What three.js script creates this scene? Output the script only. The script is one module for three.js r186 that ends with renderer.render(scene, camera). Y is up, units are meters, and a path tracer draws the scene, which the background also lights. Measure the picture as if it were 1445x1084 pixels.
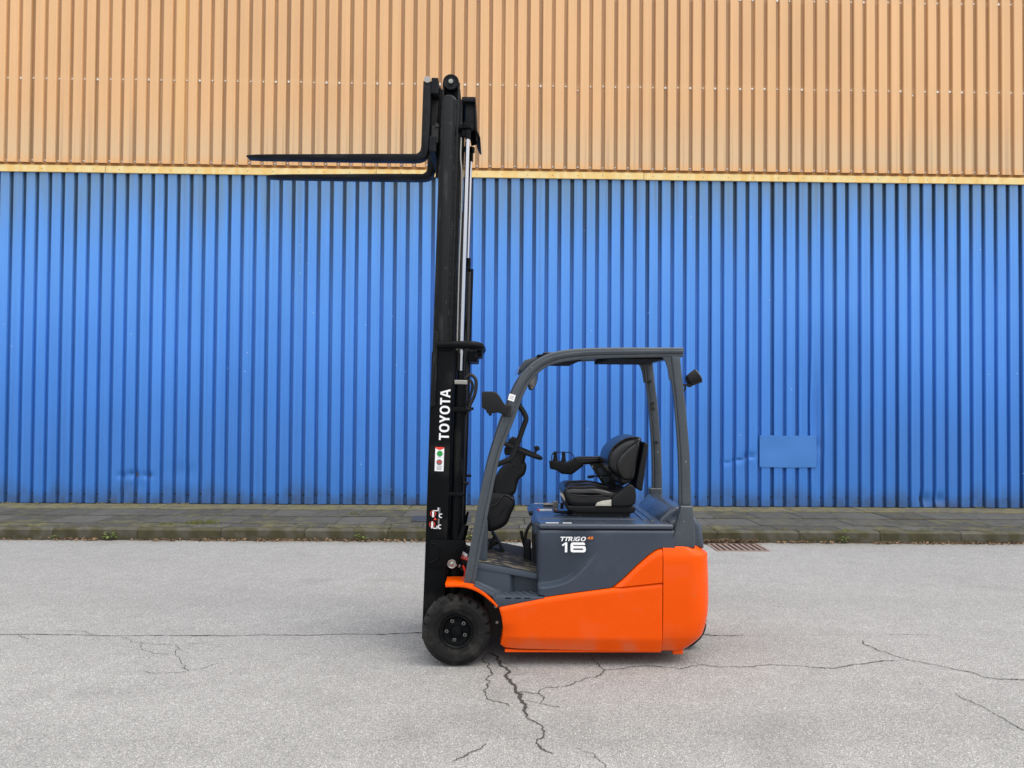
import * as THREE from 'three';
import { mergeGeometries, mergeVertices, toCreasedNormals } from 'three/addons/utils/BufferGeometryUtils.js';
import { RoundedBoxGeometry } from 'three/addons/geometries/RoundedBoxGeometry.js';
import { TextGeometry } from 'three/addons/geometries/TextGeometry.js';
import { FontLoader } from 'three/addons/loaders/FontLoader.js';

// ---------------------------------------------------------------- camera, sky, sun, exposure
const scene = new THREE.Scene();
const camera = new THREE.PerspectiveCamera(53.05, 4 / 3, 0.1, 800);
camera.position.set(0, 1.735, 5.505);
camera.rotation.order = 'YXZ';
camera.rotation.set(0.0182, -0.0185, 0.0078);

const SUN = new THREE.Vector3(0.5, 0.95, 0.22).normalize();
{
  const w = 128, h = 64, d = new Float32Array(w * h * 4), v = new THREE.Vector3();
  for (let j = 0; j < h; j++) for (let i = 0; i < w; i++) {
    const el = ((j + 0.5) / h - 0.5) * Math.PI, az = ((i + 0.5) / w - 0.5) * 2 * Math.PI;
    v.set(Math.cos(el) * Math.cos(az), Math.sin(el), Math.cos(el) * Math.sin(az));
    const s = Math.max(0, v.dot(SUN)), up = Math.max(0, v.y);
    const L = v.y < 0 ? 0.4 : 0.5 + 1.0 * up + 0.4 * Math.pow(s, 4);      // thin even overcast, brighter round the veiled sun
    const k = (j * w + i) * 4;
    d[k] = L * 0.985; d[k + 1] = L * 1.0; d[k + 2] = L * 1.03; d[k + 3] = 1;
  }
  const sky = new THREE.DataTexture(d, w, h, THREE.RGBAFormat, THREE.FloatType);
  sky.mapping = THREE.EquirectangularReflectionMapping; sky.magFilter = THREE.LinearFilter; sky.needsUpdate = true;
  scene.background = sky; scene.environment = sky;
}
const sun = new THREE.DirectionalLight(0xfff2e0, 1.3);
sun.position.copy(SUN).multiplyScalar(30); sun.castShadow = true; sun.shadow.radius = 60;
sun.shadow.mapSize.set(2048, 2048);
Object.assign(sun.shadow.camera, { left: -16, right: 16, top: 16, bottom: -16, near: 1, far: 80 });
scene.add(sun);
const renderer = new THREE.WebGLRenderer({ antialias: true });
renderer.toneMapping = THREE.LinearToneMapping;
renderer.toneMappingExposure = 1.48;
renderer.shadowMap.enabled = true;

// ---------------------------------------------------------------- helpers
function rng(seed) { let a = seed >>> 0; return () => { a = (a + 0x6D2B79F5) | 0; let t = Math.imul(a ^ (a >>> 15), 1 | a); t = (t + Math.imul(t ^ (t >>> 7), 61 | t)) ^ t; return ((t ^ (t >>> 14)) >>> 0) / 4294967296; }; }
const rnd = rng(7);
const clamp = (x, a = 0, b = 1) => Math.min(b, Math.max(a, x));
const lerp = (a, b, t) => a + (b - a) * t;
const sstep = (a, b, x) => { const t = clamp((x - a) / (b - a)); return t * t * (3 - 2 * t); };
function hash2(i, j, s) { let h = Math.imul(i, 374761393) ^ Math.imul(j, 668265263) ^ Math.imul(s, 974634777); h = Math.imul(h ^ (h >>> 13), 1274126177); return ((h ^ (h >>> 16)) >>> 0) / 4294967296; }
function vnoise(x, y, s = 0, px = 0, py = 0) {            // value noise, optional period
  const xi = Math.floor(x), yi = Math.floor(y), fx = x - xi, fy = y - yi, u = fx * fx * (3 - 2 * fx), v = fy * fy * (3 - 2 * fy);
  const m = (a, p) => p ? ((a % p) + p) % p : a;
  const a = hash2(m(xi, px), m(yi, py), s), b = hash2(m(xi + 1, px), m(yi, py), s), c = hash2(m(xi, px), m(yi + 1, py), s), d = hash2(m(xi + 1, px), m(yi + 1, py), s);
  return lerp(lerp(a, b, u), lerp(c, d, u), v);
}
function fbm(x, y, o = 4, s = 0, p = 0) { let r = 0, a = 0.5, t = 0; for (let k = 0; k < o; k++) { r += a * vnoise(x, y, s + k * 17, p, p); t += a; x *= 2; y *= 2; p *= 2; a *= 0.5; } return r / t; }
const l2s = (c) => { c = clamp(c); return 255 * (c <= 0.0031308 ? 12.92 * c : 1.055 * Math.pow(c, 1 / 2.4) - 0.055); };
function tex(w, h, fn, srgb = true, clampT = false) {      // fn(i, j) returns linear [r, g, b]
  const d = new Uint8Array(w * h * 4);
  for (let j = 0; j < h; j++) for (let i = 0; i < w; i++) {
    const c = fn(i, j), k = (j * w + i) * 4;
    for (let q = 0; q < 3; q++) d[k + q] = srgb ? l2s(c[q]) : 255 * clamp(c[q]);
    d[k + 3] = 255;
  }
  const t = new THREE.DataTexture(d, w, h);
  t.wrapS = THREE.RepeatWrapping; t.wrapT = clampT ? THREE.ClampToEdgeWrapping : THREE.RepeatWrapping;
  t.magFilter = THREE.LinearFilter; t.minFilter = THREE.LinearMipmapLinearFilter; t.generateMipmaps = true;
  if (srgb) t.colorSpace = THREE.SRGBColorSpace;
  t.needsUpdate = true; return t;
}
function mat(r, g, b, rough, o = {}) {
  const m = new THREE.MeshPhysicalMaterial({ roughness: rough, ...o }); m.color.setRGB(r, g, b); return m;
}
const used = {};
function numbered(n) { const k = used[n] = (used[n] ?? -1) + 1; return k ? n + '_' + String(k).padStart(3, '0') : n; }
const prep = (g) => { g = g.index ? g.toNonIndexed() : g; for (const k of Object.keys(g.attributes)) if (!['position', 'normal', 'uv'].includes(k)) g.deleteAttribute(k); if (!g.attributes.uv) g.setAttribute('uv', new THREE.BufferAttribute(new Float32Array(g.attributes.position.count * 2), 2)); return g; };
const merge = (a) => { a = a.flat(9).map(prep); return a.length === 1 ? a[0] : mergeGeometries(a); };
function part(parent, name, geo, m, o = {}) {               // a named mesh under its parent
  const me = new THREE.Mesh(Array.isArray(geo) ? merge(geo) : geo, m);
  me.name = parent === scene ? numbered(name) : name; me.castShadow = me.receiveShadow = true;
  if (o.label) me.userData.label = o.label;
  if (o.kind) me.userData.kind = o.kind;
  parent.add(me); return me;
}
function thing(name, label, category, pos = [0, 0, 0], turn = 0, group) {
  const g = new THREE.Group(); g.name = numbered(name); g.position.set(...pos); g.rotation.y = turn;
  g.userData = { label, category }; if (group) g.userData.group = group; scene.add(g); return g;
}
const crease = (g, a = 0.55) => toCreasedNormals(g, a);
function box(x0, x1, y0, y1, z0, z1, r = 0.004) {
  const w = x1 - x0, h = y1 - y0, d = z1 - z0, rr = Math.min(r, w / 2.2, h / 2.2, d / 2.2);
  const g = rr > 0.0008 ? new RoundedBoxGeometry(w, h, d, 2, rr) : new THREE.BoxGeometry(w, h, d);
  return g.translate((x0 + x1) / 2, (y0 + y1) / 2, (z0 + z1) / 2);
}
function extr(pts, z0, z1, b = 0.006, seg = 2, ca = 0.6) {  // outline in x,y given thickness along z
  const s = new THREE.Shape(pts.map((p) => new THREE.Vector2(p[0], p[1])));
  b = Math.min(b, (z1 - z0) / 2.1);
  const g = new THREE.ExtrudeGeometry(s, { depth: z1 - z0 - 2 * b, bevelEnabled: b > 0, bevelSize: b, bevelThickness: b, bevelOffset: -b, bevelSegments: seg, steps: 1, curveSegments: 8 });
  g.translate(0, 0, z0 + b); return crease(g, ca);
}
const smooth = (pts, n, closed = false) => new THREE.CatmullRomCurve3(pts.map((p) => new THREE.Vector3(p[0], p[1], p[2] ?? 0)), closed, 'centripetal').getPoints(n).map((p) => [p.x, p.y, p.z]);
function tube(pts, r, n = 24, rs = 10, straight = false) {
  const v = pts.map((p) => new THREE.Vector3(...p));
  let c;
  if (straight) { c = new THREE.CurvePath(); for (let i = 1; i < v.length; i++) c.add(new THREE.LineCurve3(v[i - 1], v[i])); } else c = new THREE.CatmullRomCurve3(v, false, 'centripetal');
  return new THREE.TubeGeometry(c, n, r, rs, false);
}
function cyl(a, b, r, r2 = r, rs = 20) {                     // capped cylinder between two points
  const A = new THREE.Vector3(...a), B = new THREE.Vector3(...b), d = B.clone().sub(A), l = d.length();
  const g = new THREE.CylinderGeometry(r2, r, l, rs);
  g.applyQuaternion(new THREE.Quaternion().setFromUnitVectors(new THREE.Vector3(0, 1, 0), d.normalize()));
  return g.translate((A.x + B.x) / 2, (A.y + B.y) / 2, (A.z + B.z) / 2);
}
function lathe(prof, rs = 64) { const g = new THREE.LatheGeometry(prof.map((p) => new THREE.Vector2(p[0], p[1])), rs); return g.rotateX(Math.PI / 2); }   // axis along z
function pw(pts) { return (x) => { if (x <= pts[0][0]) return pts[0][1]; for (let i = 1; i < pts.length; i++) if (x <= pts[i][0]) return lerp(pts[i - 1][1], pts[i][1], (x - pts[i - 1][0]) / (pts[i][0] - pts[i - 1][0])); return pts[pts.length - 1][1]; }; }
// a moulded sheet: grid of (x, y) from at(u, v), height from zf(x, y, u, v), rim turned back to zb
function sheet(us, vs, at, zf, zb, flip = false) {
  const P = [], I = [], nu = us.length, nv = vs.length;
  const put = (x, y, z) => { P.push(x, y, flip ? -z : z); return P.length / 3 - 1; };
  const id = vs.map((v) => us.map((u) => { const [x, y] = at(u, v); return put(x, y, zf(x, y, u, v)); }));
  const tri = (a, b, c) => flip ? I.push(a, c, b) : I.push(a, b, c);
  for (let j = 0; j + 1 < nv; j++) for (let i = 0; i + 1 < nu; i++) { tri(id[j][i], id[j][i + 1], id[j + 1][i + 1]); tri(id[j][i], id[j + 1][i + 1], id[j + 1][i]); }
  const rim = []; for (let i = 0; i < nu; i++) rim.push(id[0][i]); for (let j = 1; j < nv; j++) rim.push(id[j][nu - 1]); for (let i = nu - 2; i >= 0; i--) rim.push(id[nv - 1][i]); for (let j = nv - 2; j > 0; j--) rim.push(id[j][0]);
  const f = rim.map((a) => put(P[a * 3], P[a * 3 + 1], flip ? -P[a * 3 + 2] : P[a * 3 + 2])), b = rim.map((a) => put(P[a * 3], P[a * 3 + 1], zb));
  for (let k = 0; k < rim.length; k++) { const q = (k + 1) % rim.length; tri(f[q], f[k], b[k]); tri(f[q], b[k], b[q]); }
  const g = new THREE.BufferGeometry(); g.setAttribute('position', new THREE.Float32BufferAttribute(P, 3)); g.setIndex(I);
  const uv = []; for (let k = 0; k < P.length; k += 3) uv.push(P[k], P[k + 1]); g.setAttribute('uv', new THREE.Float32BufferAttribute(uv, 2));
  g.computeVertexNormals(); return g;
}
const lin = (n) => Array.from({ length: n + 1 }, (_, i) => i / n);
const edgy = (n) => Array.from({ length: n + 1 }, (_, i) => 0.5 - 0.5 * Math.cos(Math.PI * i / n));   // denser at both ends

// ---------------------------------------------------------------- the ground: road, kerb, pavement
const asphaltN = 1024, aCol = new Float32Array(asphaltN * asphaltN).fill(0.62), aH = new Float32Array(asphaltN * asphaltN).fill(0.35);
{
  const r = rng(11);
  aCol.fill(0.66);
  for (let k = 0; k < 90000; k++) {                          // aggregate: light and dark chippings in a grey binder
    const R = 0.8 + 2.3 * Math.pow(r(), 2), cx = r() * asphaltN, cy = r() * asphaltN, q = r();
    const c = q < 0.16 ? 0.32 + 0.22 * r() : q < 0.84 ? 0.76 + 0.3 * r() : 1.12 + 0.4 * r(), sq = 0.7 + 0.6 * r();
    for (let y = -4; y <= 4; y++) for (let x = -4; x <= 4; x++) if (x * x * sq + y * y / sq < R * R) {
      const i = ((Math.floor(cx) + x) + asphaltN) % asphaltN, j = ((Math.floor(cy) + y) + asphaltN) % asphaltN;
      aCol[j * asphaltN + i] = c; aH[j * asphaltN + i] = 0.55 + 0.45 * (1 - (x * x + y * y) / 18);
    }
  }
}
const roadMap = tex(asphaltN, asphaltN, (i, j) => { const n = 0.93 + 0.14 * fbm(i / 64, j / 64, 4, 3, 16), c = aCol[j * asphaltN + i] * n * 0.352; return [c * 1.003, c, c * 0.98]; });
const roadBump = tex(asphaltN, asphaltN, (i, j) => { const c = aH[j * asphaltN + i]; return [c, c, c]; }, false);
const M = {};
M.road = mat(1, 1, 1, 0.9, { map: roadMap, bumpMap: roadBump, bumpScale: 0.0022, vertexColors: true, specularIntensity: 0.5 });
{
  const ax = (a, b, n, far) => [...far.map((f) => a - f).reverse(), ...Array.from({ length: n + 1 }, (_, i) => lerp(a, b, i / n)), ...far.map((f) => b + f)];
  const xs = ax(-9, 9, 150, [3, 10, 30, 90, 240]), zs = ax(-3.86, 6.2, 90, [2, 8, 25, 80, 240]), P = [], C = [], U = [], I = [];
  for (const z of zs) for (const x of xs) {
    P.push(x, 0, z); U.push(x / 1.22, z / 1.22);
    let c = 0.93 + 0.13 * fbm(x * 0.7 + 31, z * 0.9 + 7, 4, 5);
    c *= 0.97 + 0.07 * fbm(x * 0.25, z * 2.4, 3, 9);                                    // long streaks left by traffic
    const gutter = 1 - sstep(-3.84, -3.55, z + 0.1 * (vnoise(x * 3, 0, 4) - 0.5));       // damp dirt along the kerb
    const darkPatches = Math.exp(-(((x - 1.65) / 0.5) ** 2 + ((z + 0.05) / 0.35) ** 2)) * 0.1 + Math.exp(-(((x + 0.4) / 0.6) ** 2 + ((z + 0.35) / 0.25) ** 2)) * 0.16;  // two soft darker patches, by the front and rear of the forklift
    const spot = sstep(0.66, 0.8, fbm(x * 2.2 + 5, z * 2.2, 4, 15)) * 0.1, track = 0.05 * Math.exp(-(((z - 1.5 + 0.1 * Math.sin(x)) / 0.22) ** 2)) + 0.05 * Math.exp(-(((z + 1.1 + 0.1 * Math.sin(x * 0.7)) / 0.25) ** 2));
    c *= 1 - 0.22 * gutter - darkPatches - spot - track;
    C.push(c, c, c * (1 - 0.05 * gutter));
  }
  for (let j = 0; j + 1 < zs.length; j++) for (let i = 0; i + 1 < xs.length; i++) { const a = j * xs.length + i, b = a + 1, c = a + xs.length, d = c + 1; I.push(a, c, b, b, c, d); }
  const g = new THREE.BufferGeometry(); g.setAttribute('position', new THREE.Float32BufferAttribute(P, 3)); g.setAttribute('uv', new THREE.Float32BufferAttribute(U, 2)); g.setAttribute('color', new THREE.Float32BufferAttribute(C, 3)); g.setIndex(I); g.computeVertexNormals();
  const road = new THREE.Mesh(g, M.road); road.name = 'road'; road.receiveShadow = true;
  road.userData = { kind: 'structure', label: 'light grey worn asphalt road with long branching cracks' }; scene.add(road);

  // a crooked line of dark silt left in the gutter
  { const P2 = [], I2 = []; for (let k = 0; k <= 560; k++) { const x = -14 + k * 0.05, w = 0.018 + 0.05 * vnoise(x * 2.3, 0, 6) * vnoise(x * 17, 0, 7) + 0.016 * vnoise(x * 9, 0, 8); P2.push(x, 0.004, -3.845, x, 0.004, -3.84 + w); if (k) { const q = k * 2; I2.push(q - 2, q - 1, q, q - 1, q + 1, q); } }
    const g3 = new THREE.BufferGeometry(); g3.setAttribute('position', new THREE.Float32BufferAttribute(P2, 3)); g3.setIndex(I2); g3.computeVertexNormals(); part(road, 'gutter_silt', g3, mat(0.075, 0.06, 0.042, 1, { specularIntensity: 0.2 })); }
  // cracks: ragged ribbons of dark grit in the surface
  const crackMat = mat(0.06, 0.058, 0.055, 1, { specularIntensity: 0.1 });
  const wander = mat(0.09, 0.086, 0.08, 1, { specularIntensity: 0.1 });
  const r = rng(21);
  function crack(pts, w, jag = 0.02, m = crackMat) {
    let p = pts.map((q) => [...q]);
    for (let it = 0; it < 4; it++) { const o = [p[0]]; for (let i = 1; i < p.length; i++) { const a = p[i - 1], b = p[i], L = Math.hypot(b[0] - a[0], b[1] - a[1]), d = (r() - 0.5) * Math.min(jag * 2 / (it + 1), L * 0.42), nx = -(b[1] - a[1]) / (L + 1e-6), nz = (b[0] - a[0]) / (L + 1e-6); o.push([(a[0] + b[0]) / 2 + nx * d, (a[1] + b[1]) / 2 + nz * d], b); } p = o; }
    const P = [], I = [];
    p.forEach((q, i) => {
      const a = p[Math.max(0, i - 1)], b = p[Math.min(p.length - 1, i + 1)], L = Math.hypot(b[0] - a[0], b[1] - a[1]) + 1e-6, end = Math.min(1, i / 6, (p.length - 1 - i) / 6);
      const ww = w * (0.25 + 1.1 * r() * r() + 0.5 * vnoise(q[0] * 9, q[1] * 9, 2)) * (0.3 + 0.7 * end) * 0.4, nx = -(b[1] - a[1]) / L, nz = (b[0] - a[0]) / L;
      P.push(q[0] + nx * ww, 0.004, q[1] + nz * ww, q[0] - nx * ww, 0.004, q[1] - nz * ww);
      if (i) { const k = i * 2; I.push(k - 2, k, k - 1, k - 1, k, k + 1); }
    });
    const g2 = new THREE.BufferGeometry(); g2.setAttribute('position', new THREE.Float32BufferAttribute(P, 3)); g2.setIndex(I); g2.computeVertexNormals();
    part(road, 'crack', g2, m);
  }
  crack([[-9, -0.16], [-6, -0.15], [-3.57, -0.14], [-2.69, -0.12], [-2, -0.12], [-1.57, -0.14], [-1.04, -0.17], [-0.55, -0.2], [0.38, -0.19], [1.55, -0.17], [1.85, -0.15]], 0.012, 0.022);
  crack([[2.84, -0.18], [3.18, -0.18], [3.3, -0.13]], 0.006, 0.008);
  crack([[1.85, -0.15], [2.3, -0.16], [2.84, -0.18]], 0.003, 0.006, wander);
  const thin = [[[-3.44, -0.14], [-3.35, -0.06], [-3.2, 0]], [[-3.24, -0.24], [-3.01, -0.22], [-2.88, -0.14]],
    [[-2.7, -0.1], [-2.56, 0.02], [-2.4, 0.06], [-2.23, 0.09], [-2.16, 0.16], [-2.12, 0.32], [-2, 0.49], [-1.93, 0.6], [-2.03, 0.63], [-2.08, 0.64], [-2.23, 0.59]],
    [[-2.49, 0.02], [-2.4, 0.2], [-2.31, 0.26], [-2.14, 0.29]], [[-1.93, 0.6], [-1.84, 0.52], [-1.78, 0.42]], [[-2.17, 0.09], [-2.02, 0.04]],
    [[0.03, 0.42], [0.08, 0.47], [0.13, 0.52], [0.16, 0.59]], [[0.1, 0.65], [0.2, 0.62]], [[2.61, 0.77], [2.62, 0.83]], [[0.39, 1.65], [0.48, 1.72], [0.5, 1.79], [0.51, 1.9]]];
  for (const c of thin) crack(c, 0.005, 0.02);
  crack([[-0.06, 0.25], [0, 0.3], [0.03, 0.41], [0.07, 0.54], [0.08, 0.63], [0.09, 0.74], [0.12, 0.84], [0.12, 0.92], [0.14, 1.03], [0.17, 1.15], [0.16, 1.22], [0.17, 1.3]], 0.027, 0.04);
  crack([[0.17, 1.3], [0.21, 1.35], [0.25, 1.41], [0.25, 1.53], [0.21, 1.61], [0.23, 1.67], [0.29, 1.72]], 0.01, 0.02);
  crack([[-0.07, 0.3], [-0.04, 0.46], [-0.03, 0.57], [-0.05, 0.71], [-0.05, 0.83], [-0.07, 0.92], [-0.05, 1.01], [-0.01, 1.08], [0.08, 1.16]], 0.009, 0.03);
  crack([[0.12, 0.93], [0.2, 0.95], [0.26, 0.96], [0.29, 0.88], [0.36, 0.87], [0.43, 0.84], [0.49, 0.77], [0.53, 0.76], [0.57, 0.71], [0.66, 0.66], [0.7, 0.57], [0.67, 0.5], [0.67, 0.44], [0.65, 0.33]], 0.009, 0.025);
  crack([[0.26, 0.96], [0.28, 1.03], [0.26, 1.11], [0.35, 1.15], [0.36, 1.17]], 0.007, 0.02);
  crack([[0.17, 1.07], [0.21, 1.08], [0.26, 1.11]], 0.006, 0.02);
  crack([[0.7, 0.57], [0.81, 0.55], [0.97, 0.49], [1.09, 0.52], [1.18, 0.55], [1.36, 0.47], [1.39, 0.5], [1.52, 0.51], [1.67, 0.51], [1.79, 0.47], [2.02, 0.49], [2.09, 0.52], [2.24, 0.51], [2.47, 0.43], [2.75, 0.38]], 0.009, 0.02);
  crack([[2.66, -0.04], [2.62, 0.04], [2.65, 0.18], [2.72, 0.3], [2.77, 0.38], [2.89, 0.46], [3.04, 0.59], [3.07, 0.69], [3.14, 0.72], [3.3, 0.73], [3.9, 0.8]], 0.011, 0.02);
  crack([[2.73, 0.96], [2.75, 1.08], [2.77, 1.23], [2.78, 1.36], [2.8, 1.5]], 0.008, 0.015);
  crack([[-0.2, 1.81], [-0.15, 1.76], [-0.09, 1.69], [-0.04, 1.61]], 0.008, 0.015);
}
const stoneTex = (seed, base, moss, mossAmt) => tex(512, 512, (i, j) => {
  const n = fbm(i / 32, j / 32, 5, seed, 16), g = hash2(i, j, seed), m = sstep(0.5 - mossAmt * 0.3, 0.75 - mossAmt * 0.3, fbm(i / 64, j / 64, 5, seed + 40, 8));
  return [0, 1, 2].map((q) => lerp(base[q], moss[q], m * 0.8) * (0.62 + 0.55 * n + 0.25 * g));
});
const mossC = [0.11, 0.105, 0.055];
M.slab = [0, 1, 2].map((k) => mat(1, 1, 1, 0.95, { map: stoneTex(50 + k, [0.088 - 0.012 * k, 0.087 - 0.012 * k, 0.08 - 0.012 * k], mossC, -0.45 + 0.3 * k), specularIntensity: 0.4 }));
M.mossSlab = [0, 1].map((k) => mat(1, 1, 1, 0.98, { map: stoneTex(70 + k, [0.11, 0.104, 0.085], [0.15, 0.14, 0.075], 0.6), specularIntensity: 0.3 }));
M.kerb = [0, 1].map((k) => mat(1, 1, 1, 0.95, { map: stoneTex(60 + k, [0.092, 0.088, 0.07], [0.062, 0.058, 0.03], 0.5), specularIntensity: 0.35 }));
M.soil = mat(0.045, 0.04, 0.028, 1);
function stone(w, h, d, ch) {                                 // a stone block with chamfered upper edges, uv in metres
  const s = [[-w / 2, -h / 2], [w / 2, -h / 2], [w / 2, h / 2 - ch], [w / 2 - ch, h / 2], [-w / 2 + ch, h / 2], [-w / 2, h / 2 - ch]];
  const P = [], add = (...q) => { for (let k = 1; k + 1 < q.length; k++) P.push(...q[0], ...q[k], ...q[k + 1]); };
  const x = w / 2, z = d / 2, y = h / 2, c = ch;
  add([-x + c, y, z - c], [x - c, y, z - c], [x - c, y, -z + c], [-x + c, y, -z + c]);
  add([-x, -y, z], [x, -y, z], [x, y - c, z], [-x, y - c, z]); add([x, -y, -z], [-x, -y, -z], [-x, y - c, -z], [x, y - c, -z]);
  add([x, -y, z], [x, -y, -z], [x, y - c, -z], [x, y - c, z]); add([-x, -y, -z], [-x, -y, z], [-x, y - c, z], [-x, y - c, -z]);
  add([-x, y - c, z], [x, y - c, z], [x - c, y, z - c], [-x + c, y, z - c]); add([x, y - c, -z], [-x, y - c, -z], [-x + c, y, -z + c], [x - c, y, -z + c]);
  add([x, y - c, z], [x, y - c, -z], [x - c, y, -z + c], [x - c, y, z - c]); add([-x, y - c, -z], [-x, y - c, z], [-x + c, y, z - c], [-x + c, y, -z + c]);
  const g = new THREE.BufferGeometry(); g.setAttribute('position', new THREE.Float32BufferAttribute(P, 3)); g.computeVertexNormals();
  const uv = []; for (let k = 0; k < P.length; k += 3) uv.push((P[k] + P[k + 1] * 0.3) * 0.9, (P[k + 2] + P[k + 1]) * 0.9); g.setAttribute('uv', new THREE.Float32BufferAttribute(uv, 2)); return g;
}
function shiftUV(g, r) { const c = g.clone(), a = c.attributes.uv, u = r(), v = r(); for (let i = 0; i < a.count; i++) a.setXY(i, a.getX(i) + u, a.getY(i) + v); return c; }
{
  const pave = part(scene, 'pavement', new THREE.BoxGeometry(60, 0.2, 2.4).translate(0, 0.01, -5.15), M.soil);
  pave.userData = { kind: 'structure', label: 'mossy grey paved strip between the kerb and the blue wall' };
  const kerb = part(scene, 'kerb', new THREE.BoxGeometry(60, 0.14, 0.13).translate(0, -0.01, -3.93), M.soil);
  kerb.userData = { kind: 'structure', label: 'line of weathered kerb stones along the road' };
  const r = rng(5), kg = [0, 1, 2].map(() => shiftUV(stone(0.994, 0.2, 0.15, 0.018), r));
  for (let k = -15; k <= 15; k++) { const s = part(kerb, 'kerb_stone', kg[Math.abs(k * 7) % 3], M.kerb[Math.abs(k) % 2]); s.position.set(-1.314 + 0.5 + k * 1.0, 0.032 + 0.006 * (r() - 0.5), -3.915 + 0.008 * (r() - 0.5)); s.rotation.set(0, 0.006 * (r() - 0.5), 0.004 * (r() - 0.5)); }
  const rows = [[-4.258, -3.996, 0.4, 0.2, M.slab, 1], [-4.825, -4.262, 0.6, 0.1, M.slab, 0], [-5.396, -4.829, 0.6, 0.4, M.slab, 0], [-5.87, -5.4, 0.5, 0, M.mossSlab, 0]];
  rows.forEach(([z0, z1, w, off, mats, mossy], ri) => {
    const gs = [0, 1, 2, 3].map(() => shiftUV(stone(w - 0.006, 0.1, z1 - z0 - 0.002, 0.006), r)), n = Math.ceil(11 / w);
    for (let k = -n; k <= n; k++) {
      const zc = (z0 + z1) / 2, y = lerp(0.132, 0.152, (-3.9 - zc) / 2), s = part(pave, 'paving_slab', gs[Math.floor(r() * 4)], mats[mossy && r() < 0.7 ? mats.length - 1 : Math.floor(r() * mats.length)]);
      s.position.set((k + off) * w, y - 0.05 + 0.006 * (r() - 0.5), zc); s.rotation.set(-0.01 + 0.008 * (r() - 0.5), 0.004 * (r() - 0.5), 0.01 * (r() - 0.5));
    }
  });
}

// ---------------------------------------------------------------- the building
const PIT = 0.18732, OPIT = 0.1865, G0 = -7.16;
const WL = -15.5, WR = 15.5;
const dents = [[-5.48, 0.56, 0.07, 0.05, 0.022], [-5.32, 0.57, 0.09, 0.06, 0.03], [-5.11, 0.56, 0.08, 0.05, 0.026], [-5.3, 0.4, 0.16, 0.16, 0.014], [-4.55, 0.3, 0.05, 0.25, 0.02], [-4.6, 0.62, 0.25, 0.14, 0.012],
  [3.75, 0.9, 0.1, 0.035, 0.03], [3.59, 0.83, 0.09, 0.03, 0.026], [3.4, 0.79, 0.09, 0.025, 0.016], [3.7, 0.72, 0.2, 0.25, 0.01], [4.72, 1.5, 0.055, 0.75, 0.05], [4.86, 1.3, 0.05, 0.5, -0.012], [4.78, 1.05, 0.05, 0.1, 0.02], [6.37, 0.27, 0.09, 0.1, 0.03], [6.6, 0.27, 0.09, 0.1, 0.03]];
function cladding(x0, n, pit, y0, y1, zc, depth, half, o) {    // n ribs of trapezoidal sheet; grooves centred at x0 + k * pit
  const gw = half, fl = 0.011, ch = 0.0045, xs = [], zs = [];
  for (let k = 0; k < n; k++) {
    const c = x0 + k * pit, e = x0 + (k + 1) * pit, a = c + gw, b = e - gw, q = (b - a) / 3;
    xs.push(c - gw + fl, c + gw - fl, a, a + ch * 1.4, a + q - 0.004, a + q, a + q + 0.004, b - q - 0.004, b - q, b - q + 0.004, b - ch * 1.4, b);
    zs.push(-depth, -depth, -ch, 0, 0, -0.0012, 0, 0, -0.0012, 0, 0, -ch);
  }
  xs.push(x0 + n * pit - gw + fl); zs.push(-depth);
  const ny = o.ny, P = [], U = [], I = [], W = xs.length;
  for (let j = 0; j <= ny; j++) {
    const t = j / ny, y = o.dent ? y0 + (y1 - y0) * Math.pow(t, 1.9) : lerp(y0, y1, t);
    xs.forEach((x, i) => {
      let z = zc + zs[i] + 0.0035 * (fbm(x * 1.7, y * 0.9, 3, o.seed) - 0.5), xx = x;
      if (o.dent) for (const [dx, dy, rx, ry, dp] of dents) { const ax = (x - dx) / rx, ay = (y - dy) / ry, q = ax * ax + ay * ay; if (q < 5) { z -= dp * Math.exp(-q * 1.4); xx += 0.02 * ax * dp / 0.03 * Math.exp(-q); } }
      P.push(xx, y, z); U.push((x - o.u0) / (86 * pit), clamp((y - o.v0) / (o.v1 - o.v0), 0.002, 0.998));
    });
  }
  for (let j = 0; j < ny; j++) for (let i = 0; i + 1 < W; i++) { const a = j * W + i; I.push(a, a + 1, a + W + 1, a, a + W + 1, a + W); }
  const g = new THREE.BufferGeometry(); g.setAttribute('position', new THREE.Float32BufferAttribute(P, 3)); g.setAttribute('uv', new THREE.Float32BufferAttribute(U, 2)); g.setIndex(I);
  return crease(g, 0.35);
}
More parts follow.
